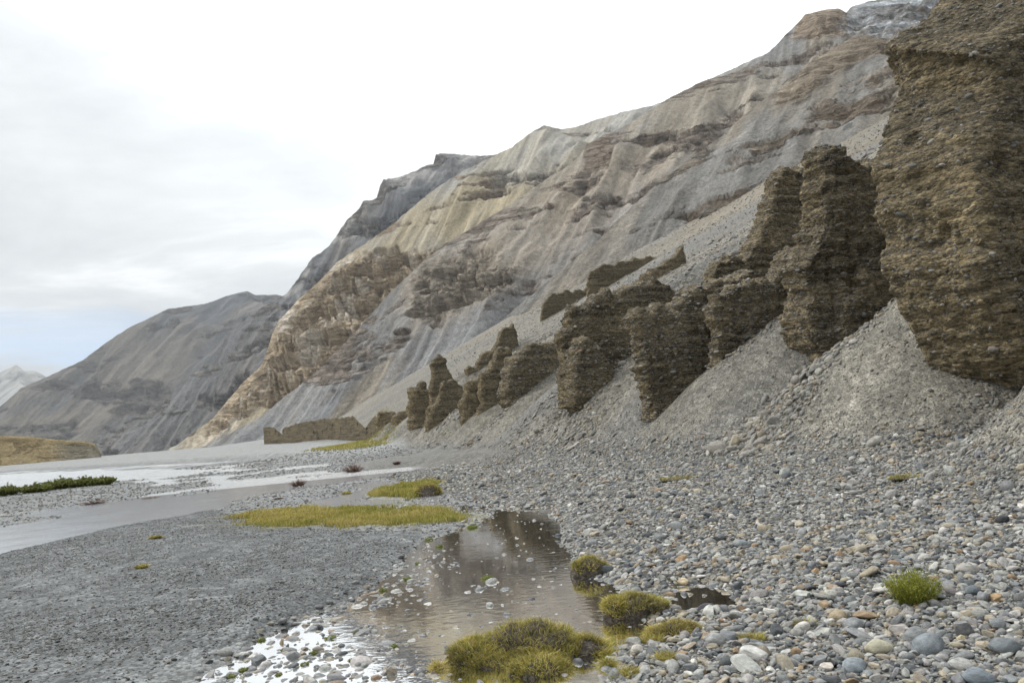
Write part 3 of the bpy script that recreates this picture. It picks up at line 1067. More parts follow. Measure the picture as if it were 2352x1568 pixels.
    lay = (.11 * (saw ** 2 - .33) + .05 * (saw2 ** 2 - .33)) * side * sst(stz, -.45, .1)
    rib = ridged(d_ / 2.1 + .2 * big, s_ / 3 + s0, co[:, 2] / 9, 3) - .55
    disp = rough * (layk * lay + .28 * rib * side + .10 * big + .10 * flute * side + (.05 + .10 * sst(stz, -.1, .25)) * st * side + .10 * (ledge - .3) * side + .09 * fine - .6 * pit * side - .7 * crack * side)
    co2 = co + nr * disp[:, None] * min(1.0, thick / 1.6)
    me.vertices.foreach_set('co', co2.astype(np.float32).ravel())
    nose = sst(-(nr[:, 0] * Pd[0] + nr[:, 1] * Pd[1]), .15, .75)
    mud_and_light = np.clip(litside * nose * .85 + .55 * sst(fbm(d_ / 1.6, s_ / 1.6, co[:, 2] / 3.5 + 5 + s0, 4), .0, .35), 0, 1)  # left-facing sides painted lighter as if lit; noise adds tan mud
    mud_and_light *= sst(-nr[:, 2], -.6, .1)
    at = me.attributes.new('mud_and_light', 'FLOAT', 'POINT')
    at.data.foreach_set('value', mud_and_light.astype(np.float32))
    me.polygons.foreach_set('use_smooth', np.ones(len(me.polygons), bool))
    me.materials.clear()
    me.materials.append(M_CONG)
    me.update()
    o = obj(name, me, label=label, cat='rock formation', group=group)
    FINS.append((o, s0))
    return o, s0


B1, s_b1 = fin('rock_buttress', 'huge overhanging brown conglomerate buttress at the right edge', (2200, 910),
    [(2215, 912), (2190, 905), (2150, 870), (2130, 830), (2110, 790), (2085, 740), (2060, 690), (2040, 650), (2018, 590), (2030, 560), (2008, 470), (2010, 430), (1995, 390), (2010, 350), (2020, 300), (2030, 270), (2047, 240), (2060, 205), (2056, 150), (2048, 124), (2028, 104), (2036, 90), (2052, 81), (2082, 66), (2110, 52), (2135, 32), (2155, 8), (2172, -30), (2205, -120), (2400, -260), (2900, -330), (3100, 300), (2700, 640), (2480, 770), (2352, 835), (2280, 890)], thick=2.2, voxel=.055, nose=.25, crest=.1, edge=.8, litside=.8, layk=.45, jag=.6)
B2, s_b2 = fin('rock_buttress', 'tall dark fin with a rounded top and tan foot beside the huge buttress', (1836, 840),
    [(1842, 845), (1825, 836), (1810, 807), (1793, 778), (1798, 727), (1806, 683), (1796, 653), (1799, 617), (1818, 580), (1825, 554), (1841, 510), (1838, 460), (1834, 420), (1842, 390), (1836, 357), (1858, 340), (1891, 342), (1904, 358), (1906, 370), (1929, 369), (1942, 384), (1960, 372), (1975, 360), (2000, 365), (2060, 380), (2110, 500), (2040, 600), (1950, 640), (1900, 740), (1866, 800)], thick=1.6, voxel=.06, edge=.6)
B2b, s_ = fin('rock_buttress', 'low dark ledge of rock between the tall fin and the huge buttress', (1898, 774),
    [(1890, 790), (1898, 774), (1906, 734), (1920, 697), (1945, 655), (1950, 620), (1986, 587), (2020, 540), (2080, 510), (2160, 560), (2100, 640), (2041, 672), (1979, 726)], thick=1.2, voxel=.06, ds=-.8)
B5, s_b5 = fin('rock_buttress', 'square fronted dark fin with a swooping top, left of the tall fin', (1623, 859),
    [(1625, 866), (1623, 855), (1628, 790), (1624, 770), (1616, 730), (1622, 678), (1640, 668), (1661, 662), (1700, 652), (1729, 642), (1757, 622), (1775, 596), (1800, 570), (1850, 560), (1900, 640), (1860, 720), (1794, 743), (1729, 784), (1682, 815)], thick=1.2, voxel=.065)
B3, s_ = fin('rock_buttress', 'high brown fin with a jagged sloping crest behind the square fronted fin', (1463, 904),
    [(1500, 850), (1520, 730), (1541, 684), (1560, 676), (1582, 661), (1604, 642), (1616, 620), (1622, 602), (1650, 597), (1671, 600), (1680, 606), (1695, 572), (1705, 552), (1726, 524), (1735, 505), (1743, 478), (1748, 459), (1757, 421), (1772, 394), (1799, 382), (1815, 388), (1840, 384), (1900, 400), (1960, 560), (1900, 680), (1700, 780)], thick=1.2, voxel=.075, ds=-.6)
B4, s_b4 = fin('rock_buttress', 'blocky layered fin with a sharp front edge in the middle of the row', (1463, 904),
    [(1468, 910), (1463, 904), (1458, 870), (1455, 830), (1453, 805), (1445, 760), (1441, 735), (1439, 714), (1452, 708), (1470, 714), (1495, 712), (1517, 708), (1535, 692), (1570, 672), (1630, 640), (1700, 620), (1720, 700), (1623, 776), (1560, 832), (1524, 862)], thick=1.4, voxel=.075, ds=-1.9)
B6, s_b6 = fin('rock_buttress', 'broad layered fin with a ragged top left of the middle of the row', (1310, 948),
    [(1300, 940), (1283, 925), (1281, 897), (1279, 840), (1275, 770), (1283, 726), (1300, 712), (1330, 700), (1343, 678), (1360, 671), (1405, 670), (1411, 662), (1449, 651), (1490, 646), (1513, 655), (1528, 668), (1545, 684), (1560, 740), (1500, 790), (1453, 829), (1405, 869), (1353, 914)], thick=1.6, voxel=.09, ds=.6)
B6a, s_ = fin('rock_buttress', 'tan pointed knob standing against the foot of the broad layered fin', (1310, 948),
    [(1310, 952), (1285, 938), (1281, 925), (1288, 880), (1300, 830), (1318, 785), (1335, 768), (1352, 776), (1368, 800), (1385, 830), (1395, 860), (1370, 895), (1340, 925)], thick=1.3, voxel=.08, ds=-.5, litside=1.2, nose=.4, crest=.6, edge=.8)
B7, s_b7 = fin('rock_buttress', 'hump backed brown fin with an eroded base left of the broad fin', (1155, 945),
    [(1160, 947), (1146, 930), (1143, 890), (1155, 850), (1163, 818), (1180, 800), (1207, 785), (1224, 777), (1250, 782), (1275, 782), (1290, 800), (1285, 850), (1231, 894), (1190, 926)], thick=1.8, voxel=.11, litside=1.1, edge=.7)
B8, s_ = fin('rock_pinnacle', 'narrow two stepped pinnacle left of the hump backed fin', (1088, 963),
    [(1088, 966), (1090, 950), (1096, 925), (1094, 890), (1097, 857), (1110, 850), (1121, 845), (1126, 820), (1134, 799), (1148, 796), (1166, 806), (1172, 840), (1160, 890), (1140, 930), (1110, 955)], thick=1.4, voxel=.12)
B9, s_ = fin('rock_pinnacle', 'short crumbling pinnacle with a loose block at its foot', (1060, 980),
    [(1062, 982), (1056, 972), (1058, 945), (1056, 922), (1064, 898), (1070, 880), (1085, 876), (1097, 869), (1106, 880), (1104, 930), (1090, 955)], thick=1.6, voxel=.12)
B10, s_ = fin('rock_pinnacle', 'tallest thin pinnacle of the far group, rounded at the top', (973, 993),
    [(975, 994), (971, 985), (975, 960), (979, 920), (981, 894), (985, 860), (989, 835), (992, 822), (1008, 816), (1019, 822), (1025, 843), (1036, 867), (1042, 900), (1030, 940), (1000, 975)], thick=1.6, voxel=.14, ds=1.2)
B10b, s_ = fin('rock_pinnacle', 'leaning brown slab in front of the tallest thin pinnacle', (973, 993),
    [(975, 996), (974, 975), (985, 945), (996, 918), (1010, 882), (1025, 869), (1045, 876), (1056, 880), (1063, 900), (1060, 920), (1046, 942), (1020, 968), (998, 984)], thick=1.5, voxel=.14, ds=-.9)
B11, s_ = fin('rock_pinnacle', 'slanting topped pinnacle on the left of the tallest thin one', (942, 993),
    [(943, 994), (931, 986), (934, 960), (938, 921), (936, 896), (946, 884), (954, 880), (968, 872), (977, 876), (984, 920), (980, 960), (965, 980)], thick=2.0, voxel=.16)
B12, s_ = fin('rock_buttress', 'low layered bluff between the far pinnacles and the far wall', (902, 985),
    [(903, 986), (900, 970), (899, 947), (915, 943), (936, 941), (945, 960), (935, 980)], thick=2.6, voxel=.18)
B13, s_ = fin('rock_buttress', 'lowest layered bluff where the far wall joins the row', (863, 999),
    [(864, 1000), (862, 975), (863, 952), (880, 949), (902, 947), (910, 965), (902, 985), (885, 994)], thick=2.6, voxel=.18)
for nm, lab, ft_, ol, dsu in (
    ('rock_buttress', 'rounded block of rock up on the scree above the broad fin', (1300, 705), [(1244, 745), (1243, 720), (1246, 699), (1250, 684), (1264, 674), (1284, 678), (1300, 672), (1345, 660), (1352, 690), (1330, 715), (1290, 728)], 0),
    ('rock_buttress', 'vertically split rock wall high on the scree above the broad fin', (1380, 668), [(1347, 685), (1346, 650), (1347, 624), (1362, 616), (1381, 609), (1420, 602), (1473, 592), (1510, 585), (1516, 592), (1473, 606), (1439, 624), (1400, 660)], 0),
    ('rock_buttress', 'sloping finger of rock highest on the scree', (1500, 645), [(1462, 650), (1470, 634), (1490, 622), (1518, 605), (1536, 588), (1550, 570), (1564, 572), (1568, 586), (1545, 612), (1507, 646)], 0),
    ('rock_buttress', 'slanting ridge of rock on the scree above the far pinnacles', (1100, 845), [(1066, 862), (1064, 850), (1085, 835), (1115, 808), (1135, 792), (1142, 770), (1152, 754), (1176, 747), (1188, 764), (1175, 785), (1140, 812), (1100, 840)], 0)):
    fin(nm, lab, ft_, ol, thick=1.3, voxel=.12, drop=1.2, jag=.8, group='rock remnants up on the scree')


# far wall of three blocks, facing the viewer
def wall_block(label, base, top, seed):
    """base / top: photograph polylines from left to right, same length in x"""
    w0, w1 = base[0], base[-1]
    n, mrow = 150, 34
    bx, _ = resample(base, n)
    tx, _ = resample(top, n)
    tx[:, 1] += 2.2 * pn(tx[:, 0] / 7, seed, .4) + 1.0 * pn(tx[:, 0] / 2.6, seed, .9) + 3.2 * np.maximum(0, pn(tx[:, 0] / 15, seed, 2.9))
    P = np.zeros((n, mrow + 8, 3))
    for i in range(n):
        b = ray(*bx[i])
        # distance from the wall line seen in plan: from 205 m on the left to 88 m on the right
        f = (bx[i, 0] - 607) / (866 - 607)
        dist = 205 * (1 - f) + 92 * f
        hb = np.hypot(b[0], b[1])
        xb, yb, zb = b[0] / hb * dist, b[1] / hb * dist, CZ + b[2] / hb * dist
        t = ray(*tx[i])
        zt = CZ + t[2] / np.hypot(t[0], t[1]) * dist
        tow = -np.array([xb, yb]) / dist
        for j in range(mrow + 8):
            if j < mrow:
                k = j / (mrow - 1)
                u = -.9 * k
                z = zb - 1.0 + (zt - zb + 1.0) * k
            else:
                k = (j - mrow + 1)
                u = -.9 - k * .6
                z = zt - (.02 * k if k < 8 else 4)
            P[i, j] = (xb + tow[0] * u, yb + tow[1] * u, z)
    # close the two ends
    fl = P.reshape(-1, 3)
    tow = -fl[:, :2] / np.linalg.norm(fl[:, :2], axis=1)[:, None]
    dd = .9 * fbm(fl[:, 0] / 4, fl[:, 1] / 4, fl[:, 2] / 3 + seed, 4) + .25 * fbm(fl[:, 2] * 1.6, seed, fl[:, 0] * .04, 4) - 2.2 * np.maximum(0, fbm(fl[:, 0] / 2.2, fl[:, 1] / 2.2, fl[:, 2] / 1.0, 3) - .15)
    jj = np.tile(np.arange(mrow + 8), n)
    fl[:, :2] += tow * (dd * sst(mrow + 6 - jj, 0, 6))[:, None]
    faces = grid_faces(n, mrow + 8).tolist()
    L = mrow + 8
    for i in (0, n - 1):
        r = [i * L + j for j in range(L)]
        faces.append(r if i else r[::-1])
    mud_and_light = np.clip(.08 + 1.2 * fbm(fl[:, 0] / 6, fl[:, 1] / 6, fl[:, 2] / 3, 3), 0, 1)  # noise alone here, tan mud patches
    me = mesh_np('rock_wall', fl, faces, [M_CONG], extra={'mud_and_light': mud_and_light})
    obj('rock_wall', me, label=label, cat='rock formation', group='far rock wall')


wall_block('far left end block of the low rock wall on the river plain', [(607, 1023), (622, 1022), (640, 1020), (655, 1019)], [(607, 980), (622, 978), (634, 979), (648, 1004)], 1.0)
wall_block('pitted middle block of the low rock wall', [(650, 1019), (700, 1015), (731, 1012)], [(668, 982), (690, 972), (731, 964)], 2.0)
wall_block('long orange faced block of the low rock wall', [(728, 1012), (760, 1010), (800, 1006), (866, 1000)], [(730, 966), (742, 961), (760, 960), (800, 957), (836, 953), (845, 968), (853, 980), (860, 962), (866, 951)], 3.0)

# ------------------------------------------------------------------ stones
PAL = [('blue grey', (.178, .185, .188), .27), ('grey', (.26, .255, .24), .31), ('pale grey', (.36, .355, .335), .13), ('tan', (.30, .262, .20), .14),
       ('rusty brown', (.25, .18, .115), .035), ('dark slate', (.085, .092, .098), .09), ('whitish', (.48, .465, .435), .025)]
PW = np.array([p[2] for p in PAL]) / sum(p[2] for p in PAL)
LIB = bpy.data.collections.new('stone_shapes')
LIBS = bpy.data.collections.new('pebble_shapes')
LIBW = bpy.data.collections.new('wet_pebble_shapes')
STONES = []


def stone_mesh(i, sub, kind):
    bm = bmesh.new()
    bmesh.ops.create_icosphere(bm, subdivisions=sub, radius=1.0)
    rg = np.random.default_rng(100 + i)
    co = np.array([v.co[:] for v in bm.verts])
    if kind != 'rounded':
        for _ in range(9 if kind == 'angular' else 5):
            nn = rg.normal(size=3)
            nn /= np.linalg.norm(nn)
            h = rg.uniform(.42, .80)
            ex = np.maximum(0, co @ nn - h)
            co = co - nn[None] * (ex * .97)[:, None]
    else:
        for _ in range(2):
            nn = rg.normal(size=3)
            nn /= np.linalg.norm(nn)
            ex = np.maximum(0, co @ nn - .75)
            co = co - nn[None] * (ex * .6)[:, None]
    k = 1 + (.08 if kind == 'angular' else .20) * fbm(co[:, 0] * .9 + i, co[:, 1] * .9, co[:, 2] * .9, 2) + .03 * fbm(co[:, 0] * 3 + i, co[:, 1] * 3, co[:, 2] * 3, 3)
    co = co * k[:, None]
    fl = {'flat': .42, 'rounded': .68, 'angular': .66}[kind] * rg.uniform(.85, 1.15)
    co *= np.array([1.0, rg.uniform(.62, .9), fl])[None]
    for v, c in zip(bm.verts, co):
        v.co = c
    me = bpy.data.meshes.new('stone_shape')
    bm.to_mesh(me)
    bm.free()
    me.polygons.foreach_set('use_smooth', np.full(len(me.polygons), kind != 'angular'))
    return me


KINDS = ['rounded', 'angular', 'flat', 'rounded', 'angular', 'flat', 'angular', 'angular', 'rounded', 'flat', 'angular', 'flat', 'angular', 'angular']
for i, kd in enumerate(KINDS):
    for lib, sub, mt in ((LIB, 3, M_STONE_I), (LIBS, 2, M_STONE_I), (LIBW, 2, M_STONE_W)):
        me = stone_mesh(i, sub, kd)
        me.materials.append(mt)
        o = bpy.data.objects.new('stone_shape_%02d' % i, me)
        lib.objects.link(o)
    me = stone_mesh(i, 3, kd)
    me.materials.append(M_STONE_O)
    STONES.append(me)


def gn_tree(name, coll):
    t = bpy.data.node_groups.new(name, 'GeometryNodeTree')
    t.interface.new_socket('Geometry', in_out='INPUT', socket_type='NodeSocketGeometry')
    t.interface.new_socket('Geometry', in_out='OUTPUT', socket_type='NodeSocketGeometry')
    gi, go = t.nodes.new('NodeGroupInput'), t.nodes.new('NodeGroupOutput')
    ins = t.nodes.new('GeometryNodeInstanceOnPoints')
    ci = t.nodes.new('GeometryNodeCollectionInfo')
    ci.inputs[0].default_value = coll
    ci.inputs['Separate Children'].default_value = True
    ci.inputs['Reset Children'].default_value = True
    ins.inputs['Pick Instance'].default_value = True

    def na(nm, typ):
        a = t.nodes.new('GeometryNodeInputNamedAttribute')
        a.data_type = typ
        a.inputs[0].default_value = nm
        return a.outputs[0]
    t.links.new(gi.outputs[0], ins.inputs['Points'])
    t.links.new(ci.outputs[0], ins.inputs['Instance'])
    t.links.new(na('vi', 'INT'), ins.inputs['Instance Index'])
    t.links.new(na('rot', 'FLOAT_VECTOR'), ins.inputs['Rotation'])
    t.links.new(na('scl', 'FLOAT_VECTOR'), ins.inputs['Scale'])
    t.links.new(ins.outputs[0], go.inputs[0])
    return t


GN_BIG, GN_SMALL = gn_tree('scatter_stones', LIB), gn_tree('scatter_pebbles', LIBS)
GN_WET = gn_tree('scatter_wet', LIBW)


def scatter(name, pos, rot, scl, vi, col, tree, label=None, parent=None, kind='stuff'):
    me = bpy.data.meshes.new(name)
    me.vertices.add(len(pos))
    me.vertices.foreach_set('co', pos.astype(np.float32).ravel())
    for nm, typ, a, key in (('rot', 'FLOAT_VECTOR', rot, 'vector'), ('scl', 'FLOAT_VECTOR', scl, 'vector'), ('vi', 'INT', vi, 'value')):
        at = me.attributes.new(nm, typ, 'POINT')
        at.data.foreach_set(key, np.ascontiguousarray(a, np.int32 if typ == 'INT' else np.float32).ravel())
    at = me.attributes.new('icol', 'FLOAT_COLOR', 'POINT')
    c = np.ones((len(pos), 4), np.float32)
    c[:, :3] = col
    at.data.foreach_set('color', c.ravel())
    o = obj(name, me, parent=parent, label=label, kind=kind)
    md = o.modifiers.new('scatter', 'NODES')
    md.node_group = tree
    return o


def stone_cols(n, rg, gain=1.0, tan=None, mixt=0.0, w=PW):
    k = rg.choice(len(PAL), n, p=w)
    c = np.array([p[1] for p in PAL])[k] * rg.uniform(.78, 1.25, (n, 1)) * gain
    c *= rg.normal(1, .015, (n, 3))
    if tan is not None:
        c = c * (1 - mixt) + np.asarray(tan)[None] * mixt
    return np.clip(c, .02, .8), k


def euler_lying(n, rg, nrm=None, tilt=.3):
    """rotations of stones that lie on the ground of normal nrm with a random heading"""
    if nrm is None:
        nrm = np.tile(np.array([0, 0, 1.0]), (n, 1))
    nn = nrm + rg.normal(0, tilt, (n, 3))
    nn /= np.linalg.norm(nn, axis=1)[:, None]
    a = rg.normal(size=(n, 3))
    xx = a - nn * (a * nn).sum(1)[:, None]
    xx /= np.linalg.norm(xx, axis=1)[:, None]
    yy = np.cross(nn, xx)
    # matrix columns xx, yy, nn -> XYZ euler
    return np.stack([np.arctan2(yy[:, 2], nn[:, 2]), np.arcsin(np.clip(-xx[:, 2], -1, 1)), np.arctan2(xx[:, 1], xx[:, 0])], 1)


def normals_at(x, y, e=.25):
    gx_ = (height(x + e, y) - height(x - e, y)) / (2 * e)
    gy_ = (height(x, y + e) - height(x, y - e)) / (2 * e)
    n = np.stack([-gx_, -gy_, np.ones_like(gx_)], 1)
    return n / np.linalg.norm(n, axis=1)[:, None]


def polar(n, a0, a1, r0, r1, rg):
    a = np.radians(rg.uniform(a0, a1, n))
    r = np.exp(rg.uniform(math.log(r0), math.log(r1), n))
    return np.sin(a) * r, np.cos(a) * r, r


# notable stones: photograph position, width in photograph pixels, colour, shape, label
NOTABLE = [
    (1874, 1310, 34, (.36, .24, .14), 6, 'upright rusty egg shaped stone above the small pool bank'),
    (1924, 1410, 46, (.34, .28, .19), 0, 'round tan boulder crossed by a pale crack'),
    (2020, 1480, 68, (.38, .36, .27), 8, 'big tan grey boulder near the bottom right'),
    (2132, 1475, 84, (.17, .19, .205), 3, 'long slanting dark grey boulder right of the big tan grey one'),
    (2310, 1480, 74, (.14, .155, .165), 3, 'dark oval boulder near the right edge'),
    (2208, 1465, 36, (.42, .36, .22), 6, 'yellowish stone standing on end'),
    (1962, 1526, 62, (.22, .25, .27), 0, 'blue grey boulder at the bottom edge'),
    (1903, 1526, 44, (.46, .42, .37), 4, 'cream coloured blocky stone at the bottom edge'),
    (2249, 1548, 78, (.16, .185, .205), 8, 'large dark blue grey boulder in the bottom right corner'),
    (1582, 1528, 46, (.13, .135, .14), 1, 'dark blocky stone at the bottom edge beside the pool'),
    (1644, 1465, 54, (.27, .275, .27), 0, 'broad grey boulder among the mossy tufts'),
    (2235, 1352, 42, (.13, .15, .165), 0, 'dark grey stone right of the green tuft'),
    (2026, 1350, 52, (.50, .48, .45), 5, 'long whitish stone left of the green tuft'),
    (1917, 1345, 38, (.29, .22, .155), 4, 'flat topped brown stone below the rusty egg shaped one'),
    (1570, 1333, 36, (.45, .37, .24), 4, 'cream and orange stone beside the small pool'),
    (1563, 1282, 38, (.40, .28, .17), 1, 'orange topped stone up the bank from the small pool'),
    (1452, 1466, 42, (.25, .255, .25), 1, 'angular grey stone between the mossy hummocks'),
    (1463, 1490, 36, (.44, .41, .36), 0, 'pale rounded stone under the angular grey one'),
    (944, 1552, 44, (.46, .36, .26), 2, 'flat pinkish stone at the bottom edge left of the big hummock'),
    (1130, 1308, 30, (.24, .24, .23), 1, 'low grey stone standing alone in the pool'),
    (2060, 1440, 60, (.36, .33, .31), 1, 'angular pinkish grey stone above the big tan boulder'),
    (2290, 1370, 40, (.33, .23, .13), 7, 'brown wedge shaped stone at the right edge'),
    (1700, 1245, 40, (.22, .24, .25), 3, 'smooth dark stone in the middle of the bank'),
    (1830, 1150, 34, (.20, .20, .185), 4, 'dark squarish stone high on the bank'),
]
rg = np.random.default_rng(21)
P0, notable_xy = [], []
for i, (x, y, wpx, c, k, lab) in enumerate(NOTABLE):
    p = hit(x, y + wpx * .25)
    dep = p @ _f - CZ * _f[2]
    r = wpx / 2 * dep / FPX
    o = bpy.data.objects.new('cobble', STONES[k])
    COL.objects.link(o)
    sc3 = np.array([1.0, 1.05, .9]) * r * .92
    e = euler_lying(1, rg, tilt=.12)[0]
    e[2] = rg.uniform(-.5, .5)
    if 'end' in lab or 'upright' in lab:
        e = np.array([.3, -1.2, .4])
    if 'slanting' in lab:
        e = np.array([.1, -.45, .1])
    o.scale, o.rotation_euler = sc3, e
    o.location = (p[0], p[1], p[2] + r * .30)
    o.color = (*c, 1)
    o['label'], o['category'], o['group'] = lab, 'stone', 'cobbles on the stony bank'
    notable_xy.append((p[0], p[1], r, lab, x, y))
    P0.append((p[0], p[1], r))

# the stones of the bank, packed without overlapping much
cand = []
for n_per, ra, rb, r0_, r1_ in ((10, .046, .098, 3.4, 30), (75, .029, .046, 3.4, 30), (130, .032, .056, 3.4, 9.5), (260, .017, .029, 3.4, 15), (700, .010, .017, 3.4, 8.5), (90, .022, .034, 15, 32)):
    k = int(n_per * .5 * R_(52) * (r1_ ** 2 - r0_ ** 2))
    a_, q_ = np.radians(rg.uniform(-14, 38, k)), np.sqrt(rg.uniform(r0_ ** 2, r1_ ** 2, k))
    cand.append(np.stack([np.sin(a_) * q_, np.cos(a_) * q_, q_, ra * (rb / ra) ** (rg.uniform(0, 1, k) ** 2.1)]))
x, y, r, big = np.concatenate(cand, 1)
z, m = height(x, y, True)
ok = (m['bank'] > .45) & (m['t'] < .55) & (z > -.03) & (m['pool'] < .6)
x, y, r, z, big = x[ok], y[ok], r[ok], z[ok], big[ok]
order = np.argsort(-big)
cell, gridh, acc = .14, {}, []
for px_, py_, pr_ in P0:
    gridh.setdefault((int(px_ // cell), int(py_ // cell)), []).append((px_, py_, pr_))
for i in order:
    cx_, cy_, rad = x[i], y[i], big[i]
    kx, ky = int(cx_ // cell), int(cy_ // cell)
    bad = False
    for dx in (-1, 0, 1):
        for dy in (-1, 0, 1):
            for qx, qy, qr in gridh.get((kx + dx, ky + dy), ()):
                lim = (rad + qr) * .60
                if (cx_ - qx) ** 2 + (cy_ - qy) ** 2 < lim * lim:
                    bad = True
                    break
            if bad:
                break
        if bad:
            break
    if not bad:
        gridh.setdefault((kx, ky), []).append((cx_, cy_, rad))
        acc.append(i)
acc = np.array(acc)
x, y, z, r, rad = x[acc], y[acc], z[acc], r[acc], big[acc]
n = len(x)
cols, kidx = stone_cols(n, rg)
vi = rg.integers(0, len(KINDS), n)
rot = euler_lying(n, rg, normals_at(x, y), .30)
scl = rad[:, None] * np.stack([rg.uniform(1.0, 1.3, n), rg.uniform(.85, 1.1, n), rg.uniform(.75, 1.15, n)], 1)
pos = np.stack([x, y, z + rad * rg.uniform(.12, .42, n)], 1)
u_, v_ = pix(pos)
vis = (u_ > 5) & (u_ < 2347) & (v_ < 1560) & (v_ > 0)
app = np.where(vis, rad / r, 0)
top = np.argsort(-app)[:276]
NAMES = [p[0] for p in PAL]
SAME = {}
for i in top:
    best = min(notable_xy, key=lambda q: (q[0] - x[i]) ** 2 + (q[1] - y[i]) ** 2)
    dx, dy = u_[i] - best[4], v_[i] - best[5]
    rel = ('right of' if dx > 0 else 'left of') if abs(dx) > abs(dy) * 1.6 else ('in front of' if dy > 0 else 'behind')
    o = bpy.data.objects.new('cobble', STONES[vi[i]])
    COL.objects.link(o)
    o.location, o.rotation_euler, o.scale = pos[i], rot[i], scl[i]
    o.color = (*cols[i], 1)
    short = best[3].split(' at the')[0].split(' near the')[0].split(' right of')[0].split(' left of')[0].split(' above')[0].split(' below')[0].split(' beside')[0].split(' among')[0].split(' between')[0].split(' under')[0].split(' up the')[0].split(' in the')[0].split(' high')[0].split(' crossed')[0].split(' standing')[0]
    size = 'large' if rad[i] > .10 else ('middling' if rad[i] > .07 else 'small')
    o['label'] = '%s %s %s stone %s the %s' % (size, KINDS[vi[i]], NAMES[kidx[i]], rel, short)
    SAME.setdefault(o['label'], []).append((u_[i], o))
    o['category'], o['group'] = 'stone', 'cobbles on the stony bank'
ORD = ['first', 'second', 'third', 'fourth', 'fifth', 'sixth', 'seventh', 'eighth', 'ninth', 'tenth', 'eleventh', 'twelfth', 'thirteenth', 'fourteenth', 'fifteenth', 'sixteenth', 'seventeenth', 'eighteenth']
for lab, lst in SAME.items():
    if len(lst) > 1:
        for k, (_, o) in enumerate(sorted(lst, key=lambda q: q[0])):
            o['label'] = ' '.join((ORD[min(k, 17)] + ' from left, ' + lab).replace(' egg shaped', '').split()[:16])
rest = np.setdiff1d(np.arange(n), top)
scatter('bank_stones', pos[rest], rot[rest], scl[rest], vi[rest], cols[rest], GN_BIG, 'countless grey and tan stones covering the bank')

# small pebbles filling the bank and covering the scree, the bar and the shallows
pp = []


def add(x, y, z, rad, gain, nrm=None, tan=None, mixt=0.0, sink=(.1, .45), tilt=.3, w=PW):
    n = len(x)
    c, _ = stone_cols(n, rg, gain, tan, mixt, w)
    pp.append((np.stack([x, y, z + rad * rg.uniform(*sink, n)], 1), euler_lying(n, rg, nrm, tilt), rad[:, None] * np.stack([rg.uniform(.95, 1.35, n), rg.uniform(.8, 1.1, n), rg.uniform(.7, 1.1, n)], 1), rg.integers(0, len(KINDS), n), c))


def flush(name, label, tree=None):
    a = [np.concatenate(q) for q in zip(*pp)]
    pp.clear()
    scatter(name, *a, tree or GN_SMALL, label)


x, y, r = polar(42000, -14, 38, 4, 30, rg)
z, m = height(x, y, True)
ok = (m['bank'] > .3) & (m['t'] < 1.0) & (z > -.05) & (m['pool'] < .7)
x, y, r, z = x[ok], y[ok], r[ok], z[ok]
add(x, y, z, np.maximum(.0012 * r, np.exp(rg.normal(math.log(.016), .4, len(x)))), .9)
flush('bank_pebbles', 'small pebbles between the stones of the bank')

x, y, r = polar(120000, -8, 38, 11, 70, rg)
z, m = height(x, y, True)
ok = (m['t'] > .25) & (m['d'] < 34)
x, y, r, z = x[ok], y[ok], r[ok], z[ok]
dd_ = m['d'][ok]
coarse = sst(fbm(m['s'][ok] / 2.6, dd_ / 8, 2.2, 3), -.15, .35)
rad = np.exp(rg.normal(math.log(.025), .5, len(x))) * (.55 + 1.2 * coarse) * np.interp(dd_, [9, 14], [1.15, .85])
rad = np.maximum(rad, .00065 * r)
keep = (rad > 0) & (rg.uniform(size=len(x)) < .45 + .55 * coarse)
x, y, z, rad = x[keep], y[keep], z[keep], rad[keep]
add(x, y, z, rad, .80, normals_at(x, y), (.24, .21, .16), .3, tilt=.22)
x, y, r = polar(16000, -6, 36, 26, 190, rg)
z, m = height(x, y, True)
ok = (m['t'] > 4) & (m['s'] < 160)
x, y, r, z = x[ok], y[ok], r[ok], z[ok]
rad = np.maximum(.0009 * r, np.exp(rg.normal(math.log(.05), .6, len(x))))
add(x, y, z, rad, .8, None, (.24, .21, .165), .3)
flush('scree_pebbles', 'loose grey pebbles covering the scree')

x, y, r = polar(95000, -40, 14, 4.5, 26, rg)
z, m = height(x, y, True)
ok = (m['bar'] > .4) & (z > .0) & (rg.uniform(size=len(x)) < .25 + .75 * sst(fbm(x / 1.7, y / 1.7, 2.7, 4), -.25, .2))
x, y, r, z = x[ok], y[ok], r[ok], z[ok]
rad = np.maximum(.00065 * r, np.exp(rg.normal(math.log(.0075), .42, len(x))))
add(x, y, z, rad, .54, None, (.125, .13, .13), .35)
x, y, r = polar(30000, -40, 14, 9, 75, rg)
z, m = height(x, y, True)
ok = (m['bar'] < .4) & (z > -.015) & (m['bank'] < .5) & (m['t'] < .2) & (m['grass1'] < .5) & (m['grass2'] < .5)
x, y, r, z = x[ok], y[ok], r[ok], z[ok]
rad = np.maximum(.0011 * r, np.exp(rg.normal(math.log(.02), .45, len(x))))
add(x, y, z, rad, .8)
flush('bar_gravel', 'fine dark blue grey gravel of the river bar')

